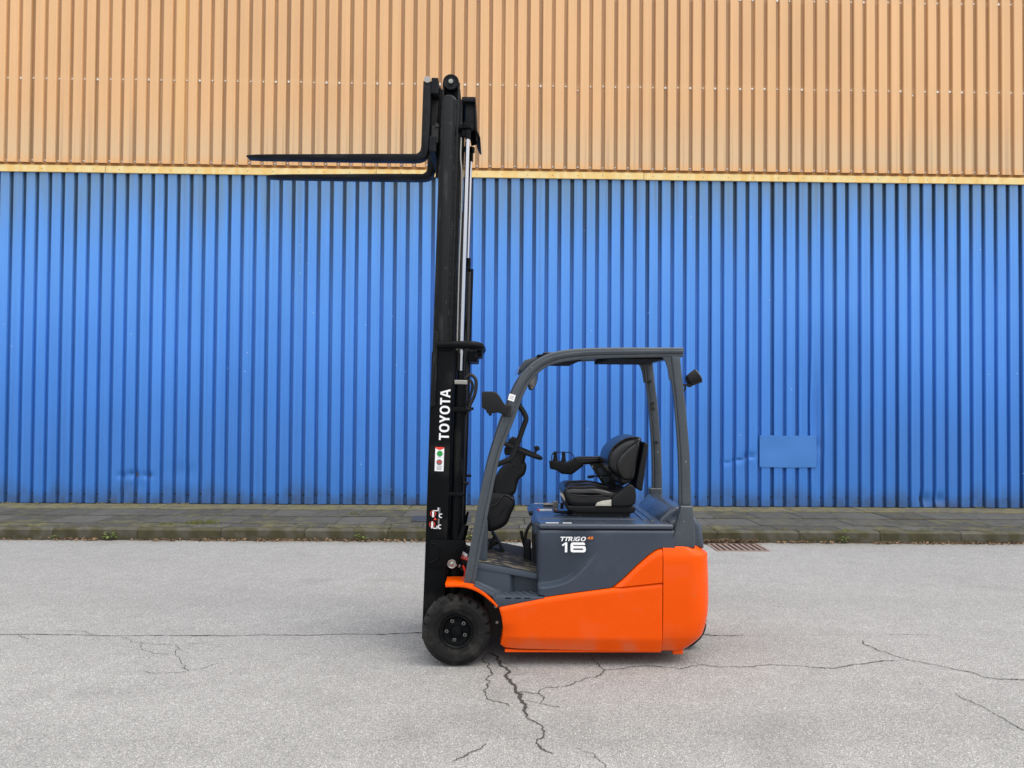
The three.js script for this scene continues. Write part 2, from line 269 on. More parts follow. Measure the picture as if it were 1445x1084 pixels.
{
  const TW = 2048, BH = 1024, OH = 512;
  const blueMap = tex(TW, BH, (i, j) => {
    const x = G0 - 5 * PIT + i / TW * 86 * PIT, y = 0.15 + j / BH * 4.87, k = (x - G0) / PIT, gr = Math.abs(k - Math.round(k)), groove = 1 - sstep(0.1, 0.16, gr), sh = 0.4 * hash2(Math.floor((k + 0.5) / 5), 3, 8) + 0.6 * hash2(Math.round(k - 0.5), 5, 8), lap = Math.abs((k + 0.5) % 5 - 0.62) < 0.05 ? 1 : 0;
    const st = vnoise(x * 40, y * 0.7, 3), fine = hash2(i, j, 4), cloud = fbm(x * 0.8, y * 0.8, 4, 12);
    let c = [0.062, 0.245, 0.74].map((v) => v * (0.8 + 0.22 * sstep(0.2, 3.4, y + 0.5 * (cloud - 0.5))) * (0.9 + 0.08 * sh + 0.1 * st + 0.04 * fine + 0.12 * (cloud - 0.5)));  // base blue gets darker towards the bottom
    const paleTop = 0.15 * sstep(1.4, 4.6, y + 0.8 * (cloud - 0.5));                                  // blends to a paler blue towards the top
    c = c.map((v, q) => lerp(v, [0.22, 0.47, 0.84][q], paleTop * 1.7));
    const run = sstep(4.95 - 0.6 - 0.8 * vnoise(x * 9, 0, 31), 5.05, y) * (0.4 + 0.4 * vnoise(x * 22, y * 2, 33));          // greenish run-off under the flashing
    c = c.map((v, q) => lerp(v, [0.17, 0.22, 0.16][q], run * 0.75));
    const dg = groove * sstep(3.3, 5, y + 0.5 * vnoise(x * 5, 1, 17)); c = c.map((v, q) => lerp(v, [0.03, 0.034, 0.02][q], dg * 0.8));
    const gd = groove * 0.26 * (0.5 + st); c = c.map((v, q) => lerp(v, [0.012, 0.04, 0.1][q], gd));
    const drip = sstep(0.72, 0.95, vnoise(x * 28, 0, 61)) * sstep(1.5 + 3 * vnoise(x * 13, 0, 63), 4.9, y) * 0.3; c = c.map((v, q) => lerp(v, [0.12, 0.16, 0.2][q], drip));
    c = c.map((v) => v * (1 - 0.3 * lap));
    const rust = (1 - sstep(0.0, 0.12, y - 0.15 - 0.06 * vnoise(x * 30, 0, 71))) * sstep(0.8, 0.86, vnoise(x * 4.1, 0, 73)); c = c.map((v, q) => lerp(v, [0.09, 0.055, 0.02][q], rust * 0.3));
    const splash = (1 - sstep(0, 0.16 + 0.3 * vnoise(x * 5, 0, 21) + 0.1 * fine, y - 0.15)) * (0.3 + 0.7 * fbm(x * 9, y * 9, 3, 23)); c = c.map((v, q) => lerp(v, [0.05, 0.055, 0.05][q], splash * 0.8));
    if (hash2(i >> 1, j >> 1, 91) > 0.99993) c = [0.5, 0.6, 0.7];
    return c;
  }, true, true);
  const orangeMap = tex(TW, OH, (i, j) => {
    const x = G0 - 0.072 - 5 * OPIT + i / TW * 86 * OPIT, y = 5.1 + j / OH * 4.5, k = (x - (G0 - 0.072)) / OPIT, gr = Math.abs(k - Math.round(k)), groove = 1 - sstep(0.1, 0.16, gr);
    const st = vnoise(x * 40, y * 0.6, 43), fine = hash2(i, j, 44), cloud = fbm(x * 0.7, y * 0.7, 4, 52), sh = 0.5 * hash2(Math.floor((k - 1.5) / 5), 5, 18) + 0.5 * hash2(Math.round(k - 0.5), 7, 18), lap = Math.abs(((k - 1.5) % 5 + 5) % 5 - 0.33) < 0.03 ? 1 : 0;
    let c = [0.71, 0.425, 0.212].map((v) => v * (0.93 + 0.08 * sh + 0.06 * st + 0.03 * fine + 0.14 * (cloud - 0.5)));
    const pale = (1 - sstep(5.2, 6.1, y + 0.4 * (cloud - 0.5))) * sstep(5.14, 5.3, y) * 0.45; c = c.map((v, q) => lerp(v, [0.62, 0.5, 0.33][q], pale));
    const lowr = 1 - sstep(5.12, 5.24, y + 0.03 * vnoise(x * 12, 0, 3)); c = c.map((v, q) => lerp(v, [0.75, 0.42, 0.17][q], lowr * 0.7));
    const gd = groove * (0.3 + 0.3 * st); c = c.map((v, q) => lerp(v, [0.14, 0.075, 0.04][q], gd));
    for (const ry of [6.38, 7.72, 9.0]) { const b = Math.exp(-(((y - ry) / 0.04) ** 2)) * 0.4; c = c.map((v, q) => lerp(v, [0.7, 0.45, 0.24][q], b)); }
    c = c.map((v) => v * (1 - 0.35 * lap));
    const drip = sstep(0.7, 0.95, vnoise(x * 26, 0, 81)) * sstep(5.9 + vnoise(x * 9, 0, 83), 5.15, y) * 0.35; c = c.map((v, q) => lerp(v, [0.3, 0.2, 0.12][q], drip));
    if (Math.abs(k - 13.5) < 0.5) c = c.map((v, q) => lerp(v, [0.75, 0.46, 0.2][q], 0.6));          // one newer, yellower rib
    return c;
  }, true, true);
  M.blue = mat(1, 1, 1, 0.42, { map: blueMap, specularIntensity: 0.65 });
  M.orangeWall = mat(1, 1, 1, 0.42, { map: orangeMap, specularIntensity: 0.8 });
  M.flash = mat(1, 1, 1, 0.5, { map: tex(512, 64, (i, j) => { const n = fbm(i / 16, j / 16, 4, 6, 32), s = vnoise(i / 12, 0, 8, 512 / 12 | 0); return [0.86 * (0.86 + 0.18 * n), (0.69 - 0.13 * s) * (0.86 + 0.18 * n), (0.33 - 0.15 * s) * (0.82 + 0.26 * n)]; }) });
  M.patch = mat(0.05, 0.2, 0.57, 0.45);
  M.steel = mat(0.62, 0.62, 0.62, 0.3, { metalness: 0.9 });
  M.whiteCap = mat(0.85, 0.84, 0.8, 0.4);
  M.darkScrew = mat(0.05, 0.05, 0.05, 0.5, { metalness: 0.5 });
  M.core = mat(0.12, 0.12, 0.13, 0.9);

  const B = thing('warehouse', 'large industrial building clad in ribbed blue sheet below and tan orange sheet above', 'building', [0, 0, 0]);
  part(B, 'wall_core', [box(WL, WR, 0, 9.5, -30, -5.935, 0)], M.core);
  part(B, 'roof', [box(WL - 0.1, WR + 0.1, 9.5, 9.72, -30.1, -5.72, 0.02)], mat(0.2, 0.2, 0.21, 0.7), { label: 'grey roof edge trim' });
  const blue = part(B, 'lower_cladding', [box(WL, WR, 0.1, 0.145, -5.93, -5.9, 0)], M.core, { label: 'lower wall of ribbed bright blue sheet metal with dents' });
  const oran = part(B, 'upper_cladding', [box(WL, WR, 5.16, 9.4, -5.93, -5.915, 0)], M.core, { label: 'upper wall of ribbed tan orange sheet metal' });
  for (let s = -9; s < 26; s++) {
    const x0 = G0 + s * 5 * PIT + 0.0005; if (x0 < WL || x0 + 5 * PIT > WR) continue;
    const near = dents.some((d) => d[0] > x0 - 0.5 && d[0] < x0 + 5 * PIT + 0.5);
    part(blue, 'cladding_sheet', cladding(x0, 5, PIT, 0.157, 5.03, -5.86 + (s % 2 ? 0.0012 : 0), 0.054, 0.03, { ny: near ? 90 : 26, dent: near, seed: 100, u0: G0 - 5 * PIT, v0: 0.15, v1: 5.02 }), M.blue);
    const xo = G0 - 0.072 + (s * 5 + 1.5 + 0.5) * OPIT; if (xo + 5 * OPIT > WR) continue;
    part(oran, 'cladding_sheet', cladding(xo, 5, OPIT, 5.135, 9.45, -5.822 + (s % 2 ? 0.0014 : 0), 0.042, 0.03, { ny: 22, seed: 200, u0: G0 - 0.072 - 5 * OPIT, v0: 5.1, v1: 9.6 }), M.orangeWall);
  }
  // yellow flashing between the two
  const fg = [0, 1].map((q) => { const g = extr([[0, 0], [0, 0.096], [-0.05, 0.118], [-0.052, 0.116], [-0.002, 0.094], [-0.002, 0.002], [-0.012, -0.004], [-0.012, -0.006]].map(([a, b]) => [-a, b]), 0, 3.96, 0, 1, 0.3); g.rotateY(Math.PI / 2); const u = g.attributes.uv, p = g.attributes.position; for (let i = 0; i < u.count; i++) u.setXY(i, (p.getX(i) + q * 1.3) / 2.4, p.getY(i) / 0.3); return g; });
  for (let k = -3; k < 5; k++) {
    const f = part(B, 'flashing_strip', fg[Math.abs(k) % 2], M.flash, { label: k ? undefined : 'pale yellow metal strip dividing the blue and orange walls' });
    f.position.set(-5.783 + 3.966 * k, 4.998 + (k % 2 ? 0.002 : 0), -5.838 + (k % 2 ? 0.0015 : 0));
    f.scale.z = 1; f.rotation.y = 0;
  }
  part(oran, 'closure_strip', [box(WL, WR, 5.08, 5.165, -5.9, -5.868, 0)], mat(0.5, 0.235, 0.075, 0.7));
  const caps = [], dk = [], dome = new THREE.SphereGeometry(0.009, 8, 5), wash = new THREE.CylinderGeometry(0.014, 0.014, 0.006, 10).rotateX(Math.PI / 2);
  const r = rng(31), steel = [];
  for (let k = -44; k < 122; k++) {
    const xo = G0 - 0.072 + k * OPIT; if (xo < WL || xo > WR) continue;
    steel.push(wash.clone().translate(xo + 0.004 * (r() - 0.5), 5.168 + 0.008 * (r() - 0.5), -5.857), dome.clone().translate(xo, 5.168, -5.852));
    for (const y of [6.38, 7.72, 9.0]) {
      if (y === 7.72 && k % 3 === 0) continue;
      const big = r() < 0.28 ? 1.5 : 1;
      (caps).push(new THREE.SphereGeometry(0.0135 * big, 8, 6).scale(1, 1, 0.6).translate(xo + 0.008 * (r() - 0.5), y + (r() < 0.05 ? -0.06 : 0.008 * (r() - 0.5)), -5.855));
    }
    const xb = G0 + k * PIT;
    dk.push(wash.clone().translate(xb, 0.285 + 0.01 * (r() - 0.5), -5.91));
    if (k % 2 === 0) dk.push(new THREE.SphereGeometry(0.006, 8, 6).scale(1, 1, 0.6).translate(xb + 0.08, 5.045, -5.836));
  }
  part(oran, 'fastener_row', steel, M.steel, { kind: 'stuff' });
  part(oran, 'fastener_cap', caps, M.whiteCap, { kind: 'stuff' });
  part(blue, 'fastener_row', dk, M.darkScrew, { kind: 'stuff' });
  // riveted repair plate
  const pp = part(B, 'patch_plate', sheet(lin(24), lin(14), (u, v) => [lerp(3.893, 4.737, u), lerp(0.737, 1.209, v) + 0.003 * Math.sin(u * 9)], (x, y, u, v) => -5.852 - 0.008 * Math.exp(-(((u - 0.25) / 0.2) ** 2 + ((v - 0.6) / 0.3) ** 2)) + 0.006 * Math.exp(-(((u - 0.75) / 0.2) ** 2 + ((v - 0.3) / 0.4) ** 2)) + 0.002 * Math.sin(u * 7), -5.859), M.patch, { label: 'flat blue rectangular repair plate over the ribs' });
  const rv = []; for (const [a, b] of [[3.91, 0.755], [4.32, 0.75], [4.72, 0.755], [3.91, 1.19], [4.32, 1.195], [4.72, 1.19]]) rv.push(new THREE.SphereGeometry(0.007, 8, 5).translate(a, b, -5.849));
  part(pp, 'rivet', rv, M.patch, { kind: 'stuff' });
}

// ---------------------------------------------------------------- things along the kerb
{
  const iron = mat(0.26, 0.185, 0.15, 0.8, { metalness: 0.3 });
  const D = thing('drain_grate', 'rusty iron storm drain grate in the road against the kerb', 'drain', [2.83, 0, -3.5]);
  part(D, 'frame', [box(-0.31, 0.31, 0, 0.009, 0.19, 0.21), box(-0.31, 0.31, 0, 0.01, -0.22, -0.19), box(-0.31, -0.28, 0, 0.01, -0.19, 0.19), box(0.28, 0.31, 0, 0.01, -0.19, 0.19)], iron);
  part(D, 'pit', [box(-0.3, 0.3, 0.001, 0.0045, -0.2, 0.2, 0)], mat(0.004, 0.004, 0.004, 1));  // flat black sheet painting the shade of the shaft, no real depth
  for (let k = 0; k < 8; k++) part(D, 'bar', [box(-0.017, 0.017, 0.003, 0.012, -0.195, 0.195, 0.003).translate(-0.24 + k * 0.068, 0, 0)], iron);
  const cv = thing('utility_cover', 'dark bluish metal cover plate set in the pavement left of the mast', 'cover', [-0.72, 0.139, -4.6]);
  part(cv, 'plate', [box(-0.38, 0.38, 0, 0.016, -0.22, 0.22, 0.006)], mat(0.045, 0.046, 0.055, 0.6, { metalness: 0.2 }));
  part(cv, 'lifting_bolt', [cyl([-0.33, 0.014, 0.17], [-0.33, 0.022, 0.17], 0.018)], M.darkScrew); part(cv, 'lifting_bolt', [cyl([0.33, 0.014, 0.17], [0.33, 0.022, 0.17], 0.018)], M.darkScrew);

  // dry leaves and grit in the gutter, moss and grass in the joints: nobody could count them
  const r = rng(77), leaf = [];
  const one = (x, y, z, s, up) => { const g = new THREE.BufferGeometry(), a = s * (0.7 + 0.6 * r()), b = a * (0.4 + 0.3 * r()), c = 0.35 * b; g.setAttribute('position', new THREE.Float32BufferAttribute([-a, 0, 0, 0, c, b, 0, -c, 0, 0, -c, 0, 0, c, b, a, 0, 0, -a, 0, 0, 0, -c, 0, 0, c, -b, 0, c, -b, 0, -c, 0, a, 0, 0], 3)); g.computeVertexNormals(); g.rotateX((r() - 0.5) * up).rotateZ((r() - 0.5) * up).rotateY(r() * 7).translate(x, y, z); return g; };
  for (let k = 0; k < 2600; k++) { const x = -8 + 16 * r(); if (vnoise(x * 1.6, 0, 3) < 0.42 && r() < 0.85) continue; leaf.push(one(x, 0.008 + 0.02 * r() * r(), -3.835 + 0.11 * Math.pow(r(), 2), 0.019, 1.4)); }
  for (let k = 0; k < 170; k++) leaf.push(one(2.48 + 0.7 * r(), 0.03 + 0.02 * r(), -3.8 + 0.12 * r(), 0.024, 1.6));
  const half = leaf.splice(0, leaf.length / 2 | 0);
  const l1 = part(scene, 'dry_leaves', half, mat(0.26, 0.17, 0.1, 0.9, { side: THREE.DoubleSide })); l1.userData = { kind: 'stuff', label: 'brown dry leaf litter in the gutter along the kerb' };
  const l2 = part(scene, 'leaf_crumbs', leaf, mat(0.13, 0.085, 0.05, 0.95, { side: THREE.DoubleSide })); l2.userData = { kind: 'stuff', label: 'dark leaf crumbs and grit in the gutter along the kerb' };
  const blades = [], dryB = [];
  const tuft = (x, y, z, n, h, R, dst) => { for (let k = 0; k < n; k++) { const a = r() * 6.3, d = R * Math.sqrt(r()), hh = h * (0.5 + 0.8 * r()), w = 0.0035, lx = (r() - 0.5) * hh, lz = (r() - 0.5) * hh, px = x + d * Math.cos(a), pz = z + d * Math.sin(a) * 0.5; const g = new THREE.BufferGeometry(); g.setAttribute('position', new THREE.Float32BufferAttribute([px - w, y, pz, px + w, y, pz, px + lx, y + hh, pz + lz], 3)); g.computeVertexNormals(); dst.push(g); } };
  for (const [x, z, n, h, R] of [[-4.07, -4.12, 60, 0.03, 0.12], [-3.78, -4.2, 70, 0.05, 0.1], [-3.6, -4.22, 90, 0.06, 0.14], [-1.92, -4.94, 40, 0.06, 0.06], [7.19, -5.83, 30, 0.06, 0.08], [4.3, -3.84, 40, 0.05, 0.12]]) tuft(x, 0.135, z, n, h, R, blades);
  for (let k = 0; k < 170; k++) { const x = -9 + 18 * r(); if (vnoise(x * 0.9, 2, 8) < 0.35) continue; tuft(x, 0.15, -5.845 + 0.36 * r() * r(), 14, 0.022, 0.05, r() < 0.6 ? blades : dryB); }
  for (let k = 0; k < 90; k++) { const x = -9 + 18 * r(); tuft(x, 0.137, -3.99 - 0.02 * r(), 9, 0.018, 0.04, r() < 0.5 ? blades : dryB); }
  const g1 = part(scene, 'grass', blades, mat(0.13, 0.14, 0.035, 0.9, { side: THREE.DoubleSide })); g1.userData = { kind: 'stuff', label: 'short green grass and moss in the pavement joints' };
  const g2 = part(scene, 'dead_grass', dryB, mat(0.24, 0.21, 0.1, 0.95, { side: THREE.DoubleSide })); g2.userData = { kind: 'stuff', label: 'pale dead grass stalks at the foot of the blue wall' };
  const leafM = mat(0.11, 0.155, 0.03, 0.7, { side: THREE.DoubleSide }), stemM = mat(0.12, 0.13, 0.05, 0.8);
  const weed = (x, z, n, R, label) => {
    const W = thing('weed', label, 'weed', [x, 0.004, z], 0, 'weeds growing along the kerb'), st = [], lf = [];
    for (let k = 0; k < n; k++) { const a = k * 2.4 + r(), l = R * (0.5 + 0.6 * r()), h = R * (0.3 + 0.9 * r()), e = [Math.cos(a) * l, h, Math.sin(a) * l * 0.6]; st.push(tube([[0, 0, 0], [e[0] * 0.4, h * 0.7, e[2] * 0.4], e], 0.0015, 5, 4)); const s = R * 0.34; lf.push(new THREE.SphereGeometry(s, 7, 4).scale(1, 0.12, 0.6).rotateZ((r() - 0.5) * 1.2).rotateY(-a).translate(e[0], e[1], e[2])); }
    part(W, 'stem', st, stemM); part(W, 'leaf', lf, leafM, { kind: 'stuff' });
  };
  weed(-4.63, -3.8, 14, 0.075, 'bright green weed at the kerb, the leftmost large one');
  weed(-5.27, -3.81, 9, 0.05, 'low sparse weed at the kerb near the left edge of the picture');
  weed(-1.62, -3.8, 14, 0.07, 'bright green weed at the kerb just left of the mast');
  weed(-0.31, -3.81, 12, 0.07, 'green weed at the kerb seen between the mast and the front pillar');
  weed(4.22, -3.8, 12, 0.06, 'small grey green weed at the kerb right of the drain grate');
}

// ---------------------------------------------------------------- the forklift (local frame: mast towards -x, near side towards +z)
const font = await new FontLoader().loadAsync('fonts/droid/droid_sans_bold.typeface.json');
function lettering(str, h, w, shear = 0, depth = 0.0012) {    // text w wide and h tall, lower left corner at the origin
  const g = new TextGeometry(str, { font, size: 1, depth: 1, curveSegments: 5, bevelEnabled: false });
  g.computeBoundingBox(); const b = g.boundingBox; g.translate(-b.min.x, -b.min.y, 0); g.scale(w / (b.max.x - b.min.x), h / (b.max.y - b.min.y), depth);
  if (shear) g.applyMatrix4(new THREE.Matrix4().set(1, shear, 0, 0, 0, 1, 0, 0, 0, 0, 1, 0, 0, 0, 0, 1));
  return g;
}
{
  const wear = (seed, base, chip, amt) => tex(512, 512, (i, j) => {
    const n = fbm(i / 64, j / 64, 5, seed, 8), g = hash2(i, j, seed), sc = vnoise(i / 5, j / 5, seed + 3, 102, 102) > 1 - amt * 0.02 && vnoise(i / 40, j / 40, seed + 5, 12, 12) > 0.5;
    const dust = 0.1 * sstep(0.5, 0.8, n);
    return base.map((v, q) => sc ? chip[q] : lerp(v * (0.93 + 0.12 * n + 0.02 * g), [0.3, 0.29, 0.27][q], dust * 0.35));
  });
  const rough = (seed, lo, hi) => tex(256, 256, (i, j) => { const n = fbm(i / 32, j / 32, 5, seed, 8), c = lerp(lo, hi, n); return [c, c, c]; }, false);
  const F = {};
  F.grey = mat(1, 1, 1, 0.42, { map: wear(5, [0.042, 0.055, 0.077], [0.4, 0.41, 0.41], 0.3), roughnessMap: rough(6, 0.55, 1.2), specularIntensity: 0.5 });
  F.guard = mat(1, 1, 1, 0.3, { map: wear(15, [0.05, 0.062, 0.077], [0.55, 0.55, 0.53], 1.2), roughnessMap: rough(16, 0.6, 1.2), specularIntensity: 1 });
  F.plastic = mat(0.05, 0.064, 0.085, 0.55, { specularIntensity: 0.5, bumpMap: rough(26, 0, 1), bumpScale: 0.0004 });
  F.hood = mat(0.042, 0.056, 0.08, 0.28, { roughnessMap: rough(36, 0.5, 1.2) });
  F.orange = mat(1, 1, 1, 0.28, { map: tex(512, 512, (i, j) => { const n = fbm(i / 64, j / 64, 5, 25, 8), y = j / 512, sc = vnoise(i / 3, j / 9, 28, 171, 57) > 0.985 && n > 0.5, d = 0.22 * sstep(0.24, 0.1, y) * sstep(0.35, 0.7, n) + 0.05 * sstep(0.55, 0.8, n); return sc ? [0.55, 0.12, 0.03] : [lerp(0.8 * (0.95 + 0.08 * n), 0.26, d), lerp(0.083 * (0.95 + 0.08 * n), 0.2, d), lerp(0, 0.14, d)]; }), roughnessMap: rough(27, 0.7, 1.25), specularIntensity: 0.32 });
  F.black = mat(1, 1, 1, 0.5, { map: wear(35, [0.004, 0.0046, 0.0056], [0.1, 0.1, 0.09], 0.3), roughnessMap: rough(37, 0.6, 1.2), specularIntensity: 0.16 });
  F.mast2 = mat(1, 1, 1, 0.45, { map: tex(512, 512, (i, j) => { const a = vnoise(i / 4, j / 160, 3, 128, 3), b = fbm(i / 32, j / 64, 4, 7, 8), d = sstep(0.62, 0.9, a * 0.6 + b * 0.5), sc = vnoise(i / 3, j / 30, 13, 170, 17) > 0.965 ? 1 : 0; return [0.006 + 0.016 * d + 0.09 * sc, 0.0066 + 0.016 * d + 0.085 * sc, 0.0075 + 0.015 * d + 0.07 * sc]; }), roughnessMap: rough(47, 0.4, 1.3), specularIntensity: 0.35 });
  F.fork = mat(1, 1, 1, 0.5, { map: wear(55, [0.008, 0.009, 0.012], [0.05, 0.05, 0.05], 0.5), roughnessMap: rough(57, 0.7, 1.2), specularIntensity: 0.25 });
  F.dark = mat(0.008, 0.008, 0.009, 0.7);
  F.soot = mat(0.005, 0.005, 0.006, 0.9, { specularIntensity: 0.3 });
  F.vinyl = mat(0.007, 0.0075, 0.009, 0.27, { specularIntensity: 0.9, bumpMap: rough(66, 0, 1), bumpScale: 0.0006 });
  F.cowl = mat(0.008, 0.0085, 0.01, 0.5, { specularIntensity: 0.5, bumpMap: rough(67, 0, 1), bumpScale: 0.0005 });
  F.rubber = mat(1, 1, 1, 0.85, { specularIntensity: 0.5, map: tex(512, 128, (i, j) => { const n = fbm(i / 32, j / 32, 5, 8, 16), d = sstep(0.42, 0.75, n) * (0.35 + 0.65 * sstep(0.55, 0.7, j / 128) * sstep(0.9, 0.75, j / 128)); return [0.008 + 0.055 * d, 0.008 + 0.05 * d, 0.0085 + 0.042 * d]; }), bumpMap: rough(68, 0, 1), bumpScale: 0.002 });
  F.side = mat(1, 1, 1, 0.72, { map: tex(512, 256, (i, j) => { const n = fbm(i / 32, j / 32, 5, 9, 16), d = sstep(0.5, 0.8, n) * 0.5; return [0.012 + 0.03 * d, 0.012 + 0.028 * d, 0.0125 + 0.025 * d]; }) });
  F.hose = mat(0.007, 0.007, 0.008, 0.5);
  F.chrome = mat(0.55, 0.57, 0.62, 0.16, { metalness: 1 });
  F.zinc = mat(0.34, 0.335, 0.31, 0.42, { metalness: 0.85 });
  F.white = mat(0.85, 0.86, 0.88, 0.45); F.orangePrint = mat(0.85, 0.22, 0.01, 0.5); F.red = mat(0.75, 0.045, 0.02, 0.5); F.green = mat(0.01, 0.3, 0.06, 0.5);
  F.beige = mat(0.46, 0.44, 0.38, 0.5); F.pink = mat(0.6, 0.11, 0.1, 0.5); F.greyPrint = mat(0.16, 0.16, 0.17, 0.5);
  F.matTop = mat(1, 1, 1, 0.8, { map: tex(512, 512, (i, j) => { const n = fbm(i / 24, j / 24, 5, 88, 0), e = sstep(0.35, 0.75, j / 512 + 0.5 * (n - 0.5)), ru = 0.7 + 0.3 * Math.sin(i * 0.6); const d = e * sstep(0.45, 0.7, fbm(i / 40, j / 12, 4, 3)) * 0.9; return [lerp(0.02 * ru, 0.2, d), lerp(0.022 * ru, 0.175, d), lerp(0.026 * ru, 0.13, d)]; }), bumpMap: tex(64, 64, (i) => { const c = 0.5 + 0.5 * Math.sin(i / 64 * 6.283 * 4); return [c, c, c]; }, false), bumpScale: 0.002 });

  const K = thing('forklift', 'orange and grey electric three wheel forklift with its black mast and forks raised high', 'forklift', [0.36, 0, 0]);
  const both = (fn) => { fn(1); fn(-1); };
  const mz = (z0, z1, s) => s > 0 ? [z0, z1] : [-z1, -z0];

  // ---- chassis
  const chassis = part(K, 'chassis', [box(-0.3, 0.93, 0.13, 0.43, -0.45, 0.45, 0.02), box(-0.5, -0.06, 0.14, 0.5, -0.3, 0.29, 0.02), box(-0.07, 0.92, 0.42, 0.9, -0.43, 0.43, 0.02), box(-0.6, -0.45, 0.16, 0.3, -0.33, 0.33, 0.02)], F.soot);
  both((s) => { for (const [x, y] of [[-0.362, 0.34], [-0.352, 0.235], [-0.4, 0.42]]) part(chassis, 'bolt', [cyl([x, y, s * 0.28], [x, y, s * 0.335], 0.011, 0.011, 6)], F.zinc); part(chassis, 'wheel_arch_plate', [box(-0.44, -0.3, 0.13, 0.46, ...mz(0.25, 0.31, s))], F.dark); });

  // ---- orange side panels
  const topY = pw([[-0.343, 0.39], [-0.2, 0.419], [-0.054, 0.447], [0.15, 0.477], [0.393, 0.51], [0.716, 0.546]]);
  const botY = pw([[-0.31, 0.118], [0.716, 0.095]]), frontX = pw([[0.118, -0.309], [0.135, -0.33], [0.155, -0.325], [0.188, -0.318], [0.247, -0.313], [0.315, -0.322], [0.39, -0.343]]);
  const vsP = [...lin(26).map((v) => v * 0.88), 0.9, 0.92, 0.935, 0.95, 0.962, 0.974, 0.984, 0.992, 1];
  both((s) => {
    const sk = part(K, 'side_panel', sheet(edgy(44), vsP, (u, v) => { const x0 = frontX(lerp(0.118, 0.39, v)), x = lerp(x0, 0.7155, u); return [x, lerp(botY(x), topY(x), v)]; }, (x, y) => {
      const d = topY(x) - y, cr = lerp(0.197, 0.179, (x + 0.326) / 1.043), t = clamp(1 - d / 0.034), f = clamp(1 - (x - frontX(y)) / 0.02);
      return 0.527 - 0.026 * (1 - Math.sqrt(1 - t * t * 0.98)) - Math.max(0, cr - y) * 0.34 - 0.012 * (1 - Math.sqrt(1 - f * f * 0.95)) + 0.004 * Math.sin((x + 0.34) * 3) - 0.02 * sstep(0.3, 0.2, y) * sstep(-0.2, -0.33, x);
    }, s * 0.46, s < 0), F.orange);
    part(sk, 'lower_lip', [box(-0.3, 0.714, 0.088, 0.104, ...mz(0.44, 0.492, s), 0.003)], F.orange);
    // upper orange wedge
    const wTop = pw([[0.395, 0.516], [0.463, 0.572], [0.549, 0.656], [0.59, 0.691], [0.625, 0.72], [0.655, 0.742], [0.678, 0.756], [0.7, 0.764], [0.7155, 0.766]]);
    part(K, 'upper_panel', sheet(lin(36), vsP, (u, v) => { const x = lerp(0.392, 0.7155, u); return [x, lerp(topY(x) + 0.004, Math.max(wTop(x), topY(x) + 0.0055), v)]; }, (x, y) => { const d = Math.max(0, wTop(x) - y), t = clamp(1 - d / 0.05); return 0.528 - 0.03 * t * t - 0.006 * clamp(1 - d / 0.012); }, s * 0.46, s < 0), F.orange);
    // grey body panel with its moulded pocket
    const cre = [[-0.12, 0.506], [-0.04, 0.51], [0.03, 0.521], [0.07, 0.533], [0.106, 0.548], [0.15, 0.577], [0.188, 0.612], [0.235, 0.658], [0.3, 0.722]];
    const cd = (x, y) => { let b = 9, sg = 1; for (let i = 1; i < cre.length; i++) { const [ax, ay] = cre[i - 1], [bx, by] = cre[i], dx = bx - ax, dy = by - ay, t = clamp(((x - ax) * dx + (y - ay) * dy) / (dx * dx + dy * dy)), d = Math.hypot(x - ax - t * dx, y - ay - t * dy); if (d < b) { b = d; sg = dx * (y - ay) - dy * (x - ax) > 0 ? 1 : -1; } } return b * sg; };
    const low = (x) => x < -0.05 ? 0.462 : Math.max(topY(x) + 0.004, x > 0.39 ? wTop(Math.min(x, 0.7155)) + 0.004 : 0);
    part(K, 'body_panel', sheet(lin(120), lin(90), (u, v) => { const x = lerp(-0.089, 0.8, u); return [x, lerp(Math.min(low(x), 0.87), 0.879, v)]; }, (x, y) => {
      const d = cd(x, y), fade = sstep(0.31, 0.12, x), pocket = d < -0.004 ? 0 : sstep(-0.004, 0.022, d) * (1 - sstep(0.02, 0.34, d)) * fade;
      const f = clamp(1 - (x + 0.089) / 0.03), t = clamp(1 - (0.879 - y) / 0.02);
      return 0.512 - 0.055 * pocket - 0.025 * (1 - Math.sqrt(1 - f * f * 0.97)) - 0.012 * t * t - 0.01 * sstep(0.6, 0.9, y);
    }, s * 0.44, s < 0), F.grey);
  });
  // printing on the near body panel
  const decal = (parent, name, geo, m, x, y, z, rz = 0) => { const p = part(parent, name, geo, m); p.position.set(x, y, z); p.rotation.z = rz; return p; };
  const body = K.children.find((c) => c.name === 'body_panel');
  decal(body, 'lettering', lettering('1', 0.064, 0.036), F.white, 0.063, 0.738, 0.507);
  {
    const o = new THREE.Shape(), rr = (sh, x0, y0, x1, y1, r) => { sh.moveTo(x0 + r, y0); sh.lineTo(x1 - r, y0); sh.quadraticCurveTo(x1, y0, x1, y0 + r); sh.lineTo(x1, y1 - r); sh.quadraticCurveTo(x1, y1, x1 - r, y1); sh.lineTo(x0 + r, y1); sh.quadraticCurveTo(x0, y1, x0, y1 - r); sh.lineTo(x0, y0 + r); sh.quadraticCurveTo(x0, y0, x0 + r, y0); return sh; };
    // a wide squared figure six: outline with an open slot above and a closed slot below
    o.moveTo(0.016, 0); o.lineTo(0.082, 0); o.quadraticCurveTo(0.1, 0, 0.1, 0.018); o.lineTo(0.1, 0.024); o.quadraticCurveTo(0.1, 0.041, 0.084, 0.041); o.lineTo(0.018, 0.041); o.lineTo(0.018, 0.048); o.lineTo(0.095, 0.048); o.quadraticCurveTo(0.095, 0.064, 0.082, 0.064); o.lineTo(0.018, 0.064); o.quadraticCurveTo(0, 0.064, 0, 0.046); o.lineTo(0, 0.016); o.quadraticCurveTo(0, 0, 0.016, 0);
